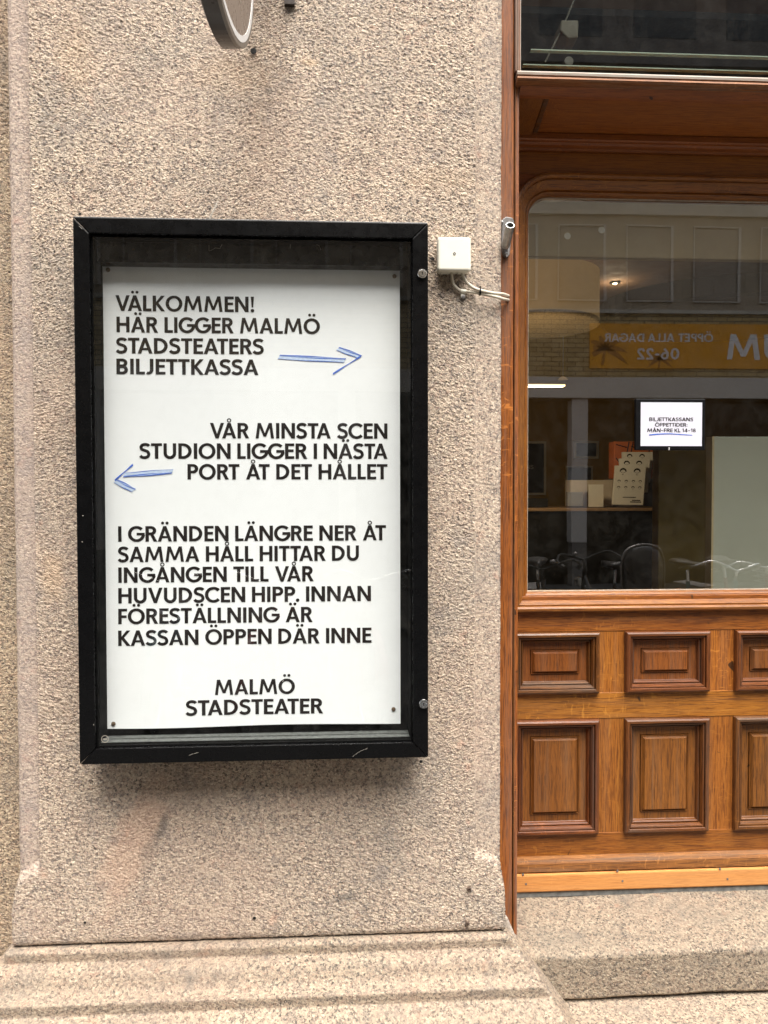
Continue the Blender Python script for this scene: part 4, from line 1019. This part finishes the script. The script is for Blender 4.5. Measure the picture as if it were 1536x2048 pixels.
# upper window: dark loft floor, two pale shelf edges and a beige roller
g = MB(); g.box(XRE, BX1, 0.26, 0.55, 2.56, 2.60); g.box(XRE, 7.4, 0.56, 1.7, 3.0, 3.02); struct(g.build('loft_floor', 'counter'))
for py in (106, 136):
    g = MB(); zz = az(1300, py, 0.11); g.box(ax(1062 if py == 106 else 1046, py, 0.11), XR, 0.11, 0.122, zz-0.0012, zz+0.0012)
    tag(g.build('glass_shelf', plain('shelf_edge', (0.30, 0.36, 0.30), 0.4)), 'upper pale-edged glass shelf behind the top window' if py == 106 else 'lower pale-edged glass shelf behind the top window', 'shelf')
t = thing('blind_bracket', 'beige folding blind bracket behind the left of the top window', 'bracket', (ax(1135, 60, .2), .2, az(1135, 60, .2)))
g = MB(); g.prism([at(1120, 45, .2), at(1155, 45, .2), at(1154, 80, .2), at(1135, 82, .2), at(1118, 66, .2)], 0.19, 0.25); g.build('plate', plain('beige_metal', (0.07, 0.058, 0.04), .7), t, bevel=.003)
g = MB(); g.tube(pth([(1148, 0, .2), (1128, 50, .2), (1090, 125, .2)]), 0.0022, 8); g.build('arm', 'dim_arm', t)
g = MB(); x, z = at(1138, 122, .2); g.lathe([(0.011, -.02), (0.011, .02)], (x, .22, z), (0, 1, 0), 20); g.build('wheel', 'dim_arm', t)
# drum shade
def lamp_light(t, loc, watt, rad=0.04, col=(1.0, 0.76, 0.50)):
    l = bpy.data.lights.new('lamp_light', 'POINT'); l.energy = watt; l.shadow_soft_size = rad; l.color = col
    o = bpy.data.objects.new('lamp_light', l); C.objects.link(o); o.parent = t; o.location = Vector(loc)-Vector(t.location)
dx, dy = ax(1078, 570, 3.6), 3.6
z1_, z0_ = az(1078, 524, 3.3), az(1078, 632, 3.3)
dr = ax(1193, 580, 3.6)-dx
t = thing('drum_lamp', 'large warm fabric drum lamp with woven rim under the ceiling, at the left', 'lamp', (dx, dy, z0_))
g = MB(); g.lathe([(dr, z0_), (dr, z1_)], (dx, dy, 0), (0, 0, 1), 64, caps=(False, False)); g.build('shade', 'drum', t, smooth=True); lamp_light(t, (dx, dy, (z0_+z1_)/2), 4, .08)
g = MB(); g.lathe([(dr*.97, z0_-0.012), (dr*1.005, z0_-.006), (dr*1.005, z0_+.02), (dr, z0_+.02)], (dx, dy, 0), (0, 0, 1), 64, caps=(True, False)); g.build('woven_rim', 'rattan', t, smooth=True)
g = MB(); g.tube([(dx, dy, z1_-.02), (dx, dy, 3.3)], .01, 8); g.build('cord', 'counter', t)
# downlight
x, z = at(1230, 565, 3.0); yy = 3.05
t_ = (2.718-CAM[2])
d_ = F_*FPX + R_*(1230-768) + U_*(1024-565); k_ = (3.296-CAM[2])/d_[2]; q = CAM+d_*k_
t = thing('downlight', 'small lit downlight sunk in the dark ceiling', 'lamp', tuple(q))
g = MB(); g.lathe([(0.045, 0), (0.042, -0.008), (0.026, -0.010)], tuple(q), (0, 0, 1), 24, caps=(True, False)); g.build('trim_ring', 'counter', t)
g = MB(); g.lathe([(0.018, -0.007), (0.017, -0.011)], tuple(q), (0, 0, 1), 20); g.build('bulb', 'lamp_spot', t); lamp_light(t, (q[0], q[1], q[2]-.10), 1.2)
# hanging strip lamp and a small pendant
YL = 3.1; x0_, z_ = at(1040, 772, YL); x1_ = ax(1128, 772, YL)
t = thing('strip_lamp', 'long lit strip lamp hanging over the counter', 'lamp', (x0_, YL, z_))
g = MB(); g.box(x0_-.4, x1_, YL-.03, YL+.03, z_-0.004, z_+0.008); g.build('tube', 'lamp_tube', t, bevel=.003); lamp_light(t, (x0_+.1, YL, z_-.08), 8, .08)
g = MB(); g.tube([(x0_+.05, YL, z_+.008), (x0_+.05, YL, 3.3)], .003, 6); g.build('wire', 'grey_line', t)
x, z = at(1126, 757, 5.2); t = thing('pendant_lamp', 'tiny pendant lamp on a thin cord above the strip lamp', 'lamp', (x, 5.2, z))
g = MB(); g.lathe([(.045, 0), (.03, .018), (.006, .03)], (x, 5.2, z-.01), (0, 0, 1), 20, caps=(True, True)); g.build('shade', 'drum', t)
g = MB(); g.tube([(x, 5.2, z+.02), (x, 5.2, 3.3)], .004, 6); g.build('cord', 'grey_line', t)
# dark oval canopy
x, z = at(1500, 620, 4.3)
g = MB(); rr_ = []
for h, s in [(0, .96), (.02, 1.0), (.16, 1.0)]: rr_.append([(x+1.08*s*math.cos(a), 4.6+.9*s*math.sin(a), z-.03+h) for a in np.linspace(0, 2*math.pi, 60, endpoint=False)])
g.rings(rr_, True, (True, True)); tag(g.build('ceiling_canopy', 'counter'), 'flat dark oval canopy hanging under the ceiling at the right', 'canopy')
# counter
yc = 3.9; zc_ = az(1200, 1016.5, yc-.2)
xc1 = ax(1316, 1050, yc-.2)
t = thing('ticket_counter', 'black ticket counter with a thin wooden top', 'counter', (1.5, yc, 0.34))
g = MB(); g.box(-0.3, xc1, yc-.18, yc+.45, 0.34, zc_-0.021); g.build('front', 'counter', t)
g = MB(); g.box(-0.3, xc1+.01, yc-.2, yc+.5, zc_-0.02, zc_); g.build('top', 'counter_top', t, bevel=.003)
# brochures: a rack of three stepped piles
def face_mark(g, cx, cz, s, yb, hair=True):
    if hair: 
        pts = [(cx+s*0.55*math.cos(a), cz+s*0.25+s*0.5*math.sin(a)) for a in np.linspace(-0.2, math.pi+.2, 12)]
        inn = [(cx+s*0.40*math.cos(a), cz+s*0.10+s*0.38*math.sin(a)) for a in np.linspace(-0.1, math.pi+.1, 12)]
        for i in range(11): g.append([pts[i], pts[i+1], inn[i+1], inn[i]])
    for dx in (-.2, .2): g.append([(cx+dx*s-.09*s, cz), (cx+dx*s+.09*s, cz), (cx+dx*s+.09*s, cz+.07*s), (cx+dx*s-.09*s, cz+.07*s)])
    g.append([(cx-.16*s, cz-.36*s), (cx+.16*s, cz-.36*s), (cx+.12*s, cz-.28*s), (cx-.12*s, cz-.28*s)])
    g.append([(cx-.05*s, cz-.2*s), (cx+.07*s, cz-.2*s), (cx+.03*s, cz)])
    g.append([(cx-.4*s, cz-.75*s), (cx+.4*s, cz-.75*s), (cx+.3*s, cz-.55*s), (cx-.25*s, cz-.55*s)]) if s < .03 else None
def lean(px, py, Y): x, z = at(px, py, Y); return (x, Y, z)
for k, (pl_, lab) in enumerate([(((1226, 1009), (1286, 1010), (1292, 931), (1232, 931)), 'front pile of white brochures with small printed portraits on the counter'),
                              (((1243, 985), (1296, 985), (1300, 917), (1240, 917)), 'middle pile of white brochures, half hidden behind the front pile'),
                              (((1247, 965), (1300, 965), (1307, 904), (1246, 904)), 'rear and highest pile of white brochures in the rack')]):
    Yb = yc-.12+.06*k
    bl, br, tr, tl = [Vector(lean(*p, Yb+(0.05 if i > 1 else 0))) for i, p in enumerate(pl_)]
    t = thing('brochure', lab, 'brochures', tuple((bl+br)/2), 'brochures stacked on the counter')
    g = MB(); d3 = Vector((0, .03, 0)); vv = [bl, br, tr, tl]
    g.add([tuple(p) for p in vv]+[tuple(p+d3) for p in vv], [(0,1,2,3),(7,6,5,4),(0,4,5,1),(1,5,6,2),(2,6,7,3),(3,7,4,0)]); g.build('cover', 'paper2', t)
    W2 = (br-bl).length; H2 = (tl-bl).length; polys = []
    def put(g, polys):
        for q in polys: g.add([tuple(bl+(br-bl)*u+(tl-bl)*v+Vector((0, -0.0012, 0))) for u, v in q], [tuple(range(len(q)))])
    G_ = []
    asp = W2/H2
    def fm(u, v, s):
        L0 = []; face_mark(L0, 0, 0, s, 0)
        for q in L0: G_.append([(u+a/asp, v+b_) for a, b_ in q])
    fm(.25, .82, .16); fm(.72, .82, .16)
    if k == 0:
        for u in (.14, .38, .62, .85): fm(u, .58, .075); fm(u, .42, .075)
        G_ += [[(.3, .18), (.74, .18), (.74, .20), (.3, .20)], [(.62, .10), (.9, .10), (.9, .125), (.62, .125)], [(.56, .06), (.93, .06), (.93, .085), (.56, .085)]]
    g = MB(); put(g, G_); g.build('printed_pattern', 'ink', t)
# small boxes, holders, leaflets on the counter
def cbox(name, px0, px1, py0, py1, Y, dep, mat, label, cat, bev=.003, group=None):
    g = MB(); xa, zb_ = at(px0, py1, Y); xb, zt_ = at(px1, py0, Y); g.box(xa, xb, Y, Y+dep, zb_, zt_); o = g.build(name, mat, bevel=bev); return tag(o, label, cat, group)
cbox('card_box', 1141, 1226, 960, 1013, yc+.10, .14, 'card', 'brown cardboard box standing on the counter behind the leaflets', 'box')
cbox('leaflet', 1177, 1207, 969, 1014, yc-.05, .006, 'paper2', 'small white leaflet in a stand on the counter, left of the brochures', 'leaflet', .001)
t = thing('leaflet_holder', 'clear leaflet holder beside the white leaflet on the counter', 'leaflet holder', lean(1150, 1012, yc-.08))
g = MB(); xa, zb_ = at(1136, 1012, yc-.08); xb, zt_ = at(1166, 984, yc-.08); g.box(xa, xb, yc-.08, yc-.02, zb_, zt_); g.build('tray', 'acrylic', t, bevel=.002)
g = MB(); xa2, zb2 = at(1141, 984, yc-.05); xb2, zt2_ = at(1170, 962, yc-.05); g.box(xa2, xb2, yc-.05, yc-.02, zb2-.04, zt2_); g.build('leaflets', 'card', t)
cbox('keyboard', 1056, 1096, 997, 1014, yc+.1, .2, 'counter', 'black till tray at the left end of the counter', 'till')
cbox('orange_box', 1228, 1316, 883, 957, yc+.20, .12, 'orange', 'orange display box with black lines behind the brochures', 'box', .004)
g = MB()
for a, b_ in [((1232, 889), (1254, 895)), ((1258, 884), (1254, 905)), ((1266, 884), (1262, 905)), ((1262, 892), (1273, 897)), ((1232, 916), (1240, 926)), ((1300, 885), (1296, 925)), ((1304, 935), (1315, 955)), ((1300, 922), (1316, 922))]:
    g.tube([(at(*a, yc+.196)[0], yc+.197, at(*a, yc+.196)[1]), (at(*b_, yc+.196)[0], yc+.197, at(*b_, yc+.196)[1])], .004, 5)
lines = g.build('printed_lines', 'ink'); ob = bpy.data.objects['orange_box']; lines.parent = ob
cbox('card_box', 1222, 1316, 958, 1013, yc+.16, .16, plain('dark_card', (.16, .13, .10), .7), 'dark brown box under the orange box on the counter', 'box')
# pictures on the back wall
def pict(px0, px1, py0, py1, label, txt=None, fw_=.022, fm='pale_frame'):
    Y = YW-.02; xa, zb_ = at(px0, py1, Y); xb, zt_ = at(px1, py0, Y)
    t = thing('framed_picture', label, 'picture', ((xa+xb)/2, Y, zb_), 'pictures on the ochre back wall')
    g = MB(); mitred(g, xa, xb, zb_, zt_, [(0, YW), (0, Y-.01), (fw_, Y-.01), (fw_, Y)], (0, 0)); g.build('frame', fm, t)
    g = MB(); g.box(xa+fw_*.9, xb-fw_*.9, Y, Y+.01, zb_+fw_*.9, zt_-fw_*.9); g.build('picture', 'dark_frame', t)
    if txt:
        g = MB(); text_mesh(g, text_polys(txt, ax(1053, 930, Y), ax(1067, 930, Y), az(1060, 938, Y), .04), lambda x, z: Y-.002); g.build('lettering', 'grey_line', t)
pict(1000, 1092, 883, 990, 'large dark framed picture with pale letters at the left end of the back wall', 'NS')
pict(1148, 1197, 882, 917, 'small dark picture in a thin pale frame, upper one beside the white column', None)
pict(1132, 1185, 932, 975, 'small dark picture in a thin pale frame, directly above the cardboard box', None, .014)
# ochre panel and grey board near the glass
xa, zt_ = at(1318, 888, 1.1); xb = ax(1440, 888, 1.1); g = MB(); g.box(xa, xb, 1.1, 1.16, 0.34, zt_); tag(g.build('ochre_panel', 'ochre_panel', bevel=.003), 'tall ochre panel standing between counter and grey board', 'panel')
xa, zt_ = at(1427, 873, 0.62); g = MB(); g.box(xa, xa+.72, 0.62, 0.65, 0.5, zt_)
bo = tag(g.build('grey_board', 'grey_board', bevel=.003), 'plain grey-white board standing right behind the window glass', 'board')
g = MB(); g.box(xa-.006, xa, 0.615, 0.655, 0.5, zt_); g2 = g.build('edge_trim', 'in_valance'); g2.parent = bo
YH = YG-0.0135
xa, zb_ = at(1271, 900, YH); xb, zt_ = at(1411, 798, YH)
t = thing('opening_hours_sign', 'white opening-hours sheet in a small black frame on the window glass', 'notice', ((xa+xb)/2, YH, zb_))
g = MB(); g.box(xa, xb, YH, YH+.012, zb_, zt_); g.build('frame', 'black_plastic', t, bevel=.002)
sa, sb_ = at(1281, 892, YH-.001); sc_, sd_ = at(1404.5, 805, YH-.001)
g = MB(); g.add([(sa, YH-.001, sb_), (sc_, YH-.001, sb_), (sc_, YH-.001, sd_), (sa, YH-.001, sd_)], [(0, 1, 2, 3)]); g.build('sheet', plain('white_sheet', (.73, .73, .83), .55, var=.02), t)
W_, H_ = 0.16, 0.14
g = MB()
for s, x0_, x1_, yb in [('BILJETTKASSANS', 1298, 1386, 842), ('ÖPPETTIDER:', 1309.5, 1374.5, 853), ('MÅN–FRE KL 14–18', 1294, 1391, 864)]:
    text_mesh(g, text_polys(s, ax(x0_, yb, YH), ax(x1_, yb, YH), az(1342, yb, YH), 7.1/FPX*(YH+1.7)), lambda x, z: YH-.0016)
g.build('lettering', 'ink', t)
W_, H_ = 0.205, 0.172
g = MB()
for q in rib([(px_, py_) for px_, py_ in [(1298, 870), (1320, 868), (1340, 867.6), (1362, 869), (1384, 870.5)]], [2.2, 2, 1.8, 1.6, 1.2]):
    g.add([(at(a, b_, YH)[0], YH-.0016, at(a, b_, YH)[1]) for a, b_ in q], [(0, 1, 2, 3)])
g.build('blue_underline', 'marker', t)
g = MB(); x, z = at(1338, 897, YH-.004); g.box(x-.0008, x+.0008, YH-.006, YH-.001, z-.004, z+.003); g.build('clip', 'white_paint', t)
# two frosted dots stuck on the inside of the glass
for px, py, lab in [(1135, 472, 'round frosted dot stuck on the glass, the left and lower one'), (1203, 460, 'round frosted dot stuck on the glass, the right and higher one')]:
    x, z = at(px, py, YG+.008); g = MB(); g.lathe([(0.0085, 0.0), (0.0085, -0.001)], (x, YG+.0085, z), (0, 1, 0), 24); tag(g.build('glass_dot', 'frost'), lab, 'sticker', 'round dots on the window glass')

# ------------------------------------------------------------------ across the street (seen mirrored in the glass)
YV = 2*YG-YF
def va(px, py): return at(px, py, YV)
zl_b, zl_t = va(1300, 797)[1], va(1300, 756)[1]
zb_t, zc_b, zc_t = va(1300, 628)[1], va(1300, 431)[1], va(1300, 380)[1]
opp = thing('brick_building', 'yellow brick commercial building across the street with a pale fascia', 'building', (3, YF, 0))
g = MB(); g.box(-16, 20, YF-.3, YF, zl_t, zb_t); g.build('brick_wall', 'brick', opp)
g = MB(); g.box(-16, 20, YF-.3, YF+.10, zl_b, zl_t-.002); g.build('fascia', 'fascia', opp)
g = MB(); g.box(-16, 20, YF-.3, YF+.06, zb_t, zb_t+.06); g.build('ledge', 'concrete', opp)
g = MB(); g.box(-16, 20, YF-.3, YF-.02, zb_t+.06, zc_b); g.build('upper_wall', 'render_grey', opp)
g = MB(); g.box(-16, 20, YF-.3, YF+.04, zc_b, zc_t); g.build('concrete_band', 'concrete', opp)
g = MB(); g.box(-16, 20, YF-.3, YF-.04, zc_t, 8.3); g.build('third_floor_wall', 'render_grey', opp)
g = MB(); g.box(-16, 20, YF-.3, YF+.35, 8.3, 10.6); g.build('attic_cladding', 'cladding', opp)
g = MB(); g.box(-16, 20, YF-1.2, YF-1.1, 0, zl_b); g.box(-16, 20, YF-1.2, YF, zl_b-.03, zl_b-.001); g.build('shop_interior', plain('shop_dark', (.012, .010, .008), .7), opp)
g = MB(); g.box(-16, 20, YF-.25, YF-.24, .0, zl_b-.03); g.build('shop_glass', 'far_pane', opp)
def far_window(x0, x1, z0, z1, y):
    g = MB()
    for bb in [(x0, x0+.018, z0, z1), (x1-.045, x1, z0, z1), (x0+.018, x1-.045, z0, z0+.02), (x0+.018, x1-.045, z1-.02, z1)]:
        g.box(bb[0], bb[1], y-.02, y+.02, bb[2], bb[3])
    wd = g.build('window', 'far_frame', opp)
    g = MB(); g.box(x0+.04, x1-.04, y-.015, y-.005, z0+.04, z1-.04); g.build('pane', plain('far_grey_pane', (.16, .15, .13), .15), wd) if False else g.build('pane', 'far_blind', wd)
M['far_frame'] = plain('greyed_window_frame', (.52, .48, .42), .5)
M['attic_pane'] = plain('dim_attic_pane', (.045, .05, .052), .2, 0, .3)
M['far_blind'] = plain('far_grey_pane', (.31, .26, .20), .15, 0, .25)
wx0, wz1 = va(1253, 450); wx1, wz0 = va(1347, 604); wp = va(1388, 450)[0]-wx0
for k in range(-9, 8): far_window(wx0+wp*k, wx0+wp*k+(wx1-wx0), wz0, wz1, YF-.005)
for k in range(-4, 6):
    g = MB(); g.box(1.6+1.5*k, 2.6+1.5*k, YF+.345, YF+.356, 8.7, 9.5); g.build('attic_window', 'attic_pane', opp)
ca, cb = va(1141, 900)[0], va(1173, 900)[0]; zcb = va(1155, 1087)[1]
for k in range(-3, 4):
    x0_ = ca+3.9*k; g = MB(); g.box(x0_, x0_+(cb-ca), YF-.2, YF+.05, zcb, zl_b-.001); col = g.build('column', 'column_paint', opp, bevel=.01)
    g = MB(); g.box(x0_+.02, x0_+(cb-ca)-.003, YF-.2, YF+.045, 0, zcb-.002); g.build('column_foot', 'column_base', col)
# banner, lettered to be read from this side of the street
bxa, bz1_ = va(1178, 647); bz0_ = va(1300, 737)[1]
bxb = 12.5
ban = thing('banner', 'orange-yellow shop banner with white letters on the brick wall, mirrored in the glass', 'banner', ((bxa+bxb)/2, YF+.03, bz0_))
g = MB(); g.box(bxa, bxb, YF+.004, YF+.03, bz0_, bz1_); g.build('sheet', 'banner', ban)
def mirrored_text(s, xl, xr, zb_, cap): return [[(xl+xr-x, z) for x, z in q][::-1] for q in text_polys(s, xl, xr, zb_, cap)]
g = MB()
def mt(s, pl_, pr_, pyb, pcap):
    xl, zb_ = va(pl_, pyb); xr = va(pr_, pyb)[0]
    for i, q in enumerate(mirrored_text(s, xl, xr, zb_, pcap*(YV+1.7)/FPX)):
        y = YF+.032+.0004*(i % 4); g.add([(x, y, z) for x, z in q], [tuple(range(len(q)))])
mt('ÖPPET ALLA DAGAR', 1206, 1425, 684, 17); mt('06-22', 1273, 1358, 719, 22)
mt('UM', 1452, 1571, 720, 51)
g.build('lettering', 'banner_text', ban)
g = MB()
for (px, py, s) in [(1207, 700, 1.0), (1320, 720, .55)]:
    cx, cz = va(px, py)
    for a in np.linspace(R(-10), R(190), 8):
        L0 = .42*s; pts = [(cx+L0*t*math.cos(a), cz+L0*t*math.sin(a)-.18*s*t*t) for t in np.linspace(0, 1, 7)]
        for q in rib(pts, [.01, .07*s, .09*s, .085*s, .07*s, .04*s, .005]):
            if all(bz0_ < z < bz1_ and x > bxa for x, z in q): g.add([(x, YF+.0312, z) for x, z in q], [(0, 1, 2, 3)])
    for q in rib([(cx, cz), (cx-.04*s, cz-.25*s)], .05*s):
        if all(bz0_ < z < bz1_ for x, z in q): g.add([(x, YF+.0312, z) for x, z in q], [(0, 1, 2, 3)])
g.build('palm_print', 'palm', ban)

# ------------------------------------------------------------------ bicycles parked at the kerb behind the photographer
def make_bike(paint, label, bar='chrome', extra=None, group='bicycles parked along the kerb'):
    """bike along +Y (front wheel towards the window), origin on the ground between the wheels"""
    t = bpy.data.objects.new('bicycle', None); C.objects.link(t); t['_o'] = (0, 0, 0); tag(t, label, 'bicycle', group)
    rw = 0.34
    def wheel(y):
        g = MB(); g.torus((0, y, rw), (1, 0, 0), rw-.018, .018, 40, 8); ty = g.build('wheel', 'rubber', t, smooth=True)
        g = MB(); g.torus((0, y, rw), (1, 0, 0), rw-.042, .010, 40, 6); g.build('rim', 'chrome', ty, smooth=True)
        g = MB()
        for k in range(18):
            a = 2*math.pi*k/18; g.tube([(0, y, rw), (0, y+(rw-.045)*math.cos(a), rw+(rw-.045)*math.sin(a))], .0013, 4)
        g.lathe([(.02, -.05), (.02, .05)], (0, y, rw), (1, 0, 0), 12); g.build('spokes', 'chrome', ty)
    wheel(.54); wheel(-.54)
    g = MB(); hd, st_, bb, ra = (0, .36, .86), (0, -.18, .86), (0, -.10, .30), (0, -.54, rw)
    for a, b_, r in [(hd, bb, .017), (st_, bb, .016), ((0, .385, .78), (0, -.14, .56), .015), (bb, ra, .011), ((0, -.165, .78), ra, .010)]: g.tube([a, b_], r, 10)
    g.tube([(0, .345, .92), (0, .40, .72)], .02, 12); g.build('frame', paint, t)
    g = MB()
    for s in (-1, 1): g.tube([(.045*s, .40, .72), (.05*s, .46, .5), (.05*s, .54, rw)], .011, 8)
    g.build('fork', paint, t)
    for y in (.54, -.54):
        g = MB(); rr_ = []
        for a in np.linspace(R(-10), R(165), 20):
            c_, s_ = math.cos(a), math.sin(a); rr_.append([(xx, y+(rw+.025+hh)*c_*(1 if y < 0 else 1), rw+(rw+.025+hh)*s_) for xx, hh in ((-.03, -.008), (-.018, .004), (0, .008), (.018, .004), (.03, -.008))])
        g.rings(rr_, False); g.build('mudguard', paint, t)
    hb = [(-.30, .16, .99), (-.29, .26, 1.02), (-.22, .34, 1.06), (-.10, .365, 1.03), (0, .36, 1.0), (.10, .365, 1.03), (.22, .34, 1.06), (.29, .26, 1.02), (.30, .16, .99)]
    g = MB(); g.tube(spl(hb), .0095, 10); g.tube([(0, .345, .92), (0, .36, 1.0)], .013, 10); hbo = g.build('handlebar', bar, t, smooth=True)
    for s in (-1, 1): g = MB(); g.tube([(.30*s, .20, 1.0), (.30*s, .09, .975)], .017, 10); g.build('grip', 'saddle', hbo)
    g = MB(); g.lathe([(.022, 0), (.026, .012), (.018, .026), (.004, .032)], (.08, .35, 1.04), (0, 0, 1), 14); g.build('bell', 'zinc_dark', hbo, smooth=True)
    g = MB(); g.tube([(0, -.18, .86), (0, -.2, .97)], .013, 8); g.build('seat_post', 'chrome', t)
    g = MB(); rr_ = []
    for y, w_, zz in [(.06, .012, .99), (.02, .022, 1.0), (-.08, .035, 1.0), (-.18, .085, 1.005), (-.26, .10, 1.015), (-.31, .07, 1.01)]:
        rr_.append([(w_*math.cos(a), y-.03, zz+.028*math.sin(a)) for a in np.linspace(0, 2*math.pi, 12, endpoint=False)])
    g.rings(rr_, True, (True, True)); g.build('saddle', 'saddle', t, smooth=True)
    g = MB(); g.box(-.07, .07, -.86, -.42, .745, .757); g.tube([(.05, -.8, .75), (.02, -.54, rw)], .005, 6); g.tube([(-.05, -.8, .75), (-.02, -.54, rw)], .005, 6); g.build('luggage_rack', 'zinc_dark', t)
    g = MB(); g.lathe([(.035, 0), (.04, .03), (.02, .05)], (0, .46, .80), (0, 1, 0), 14); g.build('headlamp', 'chrome', t)
    g = MB(); g.box(-.03, .03, -.90, -.885, .62, .68); g.build('reflector', 'reflector', t)
    g = MB(); g.lathe([(.09, -.004), (.09, .004)], (.05, -.10, .30), (1, 0, 0), 24); g.tube([(.07, -.1, .3), (.07, .02, .2)], .01, 8); g.tube([(-.07, -.1, .3), (-.07, -.22, .4)], .01, 8); g.box(.07, .16, -.01, .05, .19, .21); g.box(-.16, -.07, -.25, -.19, .39, .41); g.build('crank_set', 'zinc', t)
    if extra == 'seat':
        g = MB(); rr_ = []
        for zz, w_, d_ in [(.76, .12, .10), (.85, .155, .14), (.97, .17, .13), (1.08, .165, .10), (1.14, .14, .07), (1.18, .085, .045), (1.19, .02, .02)]:
            rr_.append([(w_*math.cos(a), -.60-.10*(zz-.8)+d_*math.sin(a)*(0.55), zz) for a in np.linspace(0, 2*math.pi, 24, endpoint=False)])
        g.rings(rr_, True, (True, True)); cs = g.build('child_seat', 'seat_shell', t, smooth=True)
        g = MB(); g.tube(spl([(-.17, -.62, .82), (-.175, -.63, 1.05), (-.13, -.64, 1.165), (0, -.64, 1.2), (.13, -.64, 1.165), (.175, -.63, 1.05), (.17, -.62, .82)]), .009, 8); g.build('seat_edge', 'zinc_dark', cs)
    if extra == 'basket':
        g = MB()
        for zz in np.linspace(.80, 1.0, 6):
            k = .13+.03*(zz-.8)/.2; g.tube([(-k-.03, .44, zz), (k+.03, .44, zz), (k+.03, .68, zz), (-k-.03, .68, zz), (-k-.03, .44, zz)], .003, 5)
        for xx in np.linspace(-.15, .15, 7):
            g.tube([(xx, .68, 1.0), (xx*.85, .66, .80), (xx*.85, .46, .80), (xx, .44, 1.0)], .003, 5)
        g.build('basket', 'zinc_dark', t)
    return t
def place(o, x, y, rz, lean_=0): o.location = (x, y, ZP); o.rotation_euler = (0, R(lean_), R(rz))
b1 = make_bike('bike_black', 'black bicycle with a grey child seat, mirrored dark in the middle of the window', bar='rubber', extra='seat')
b2 = make_bike('bike_teal', 'teal bicycle with chrome handlebar at the kerb behind the photographer', bar='chrome')
b3 = make_bike('bike_red', 'dark red bicycle with a wire basket, mirrored before the grey board', bar='chrome', extra='basket')
def copy_tree(o, parent=None, label=None):
    c = o.copy(); C.objects.link(c); c.parent = parent
    if label: c['label'] = label
    for ch in list(o.children): copy_tree(ch, c)
    return c
b4 = make_bike('bike_black', 'plain black bicycle with black handlebars, mirrored low at the left of the window', bar='rubber')
place(b4, 1.66, -3.95, 10, -3)
place(b1, 2.22, -4.05, 172, 3); place(b2, 0.62, -3.9, 4, 4); place(b3, 3.35, -4.0, -8, -4)
for src, x, y, rz, ln, lab in [(b2, 2.82, -3.75, -14, 4, 'teal bicycle mirrored before the ochre panel'), 
                           (b3, -0.55, -3.95, 6, 4, 'dark red bicycle with a wire basket mirrored in the bottom of the display case'), (b2, -1.25, -4.0, -4, 3, 'teal bicycle farthest left in the row at the kerb'), (b3, 0.05, -4.0, -12, 4, 'dark red bicycle with a wire basket parked beside the teal one near the case')]:
    c = copy_tree(src, None, lab); place(c, x, y, rz, ln)

for o in list(bpy.data.objects):
    if '_o' in o: del o['_o']
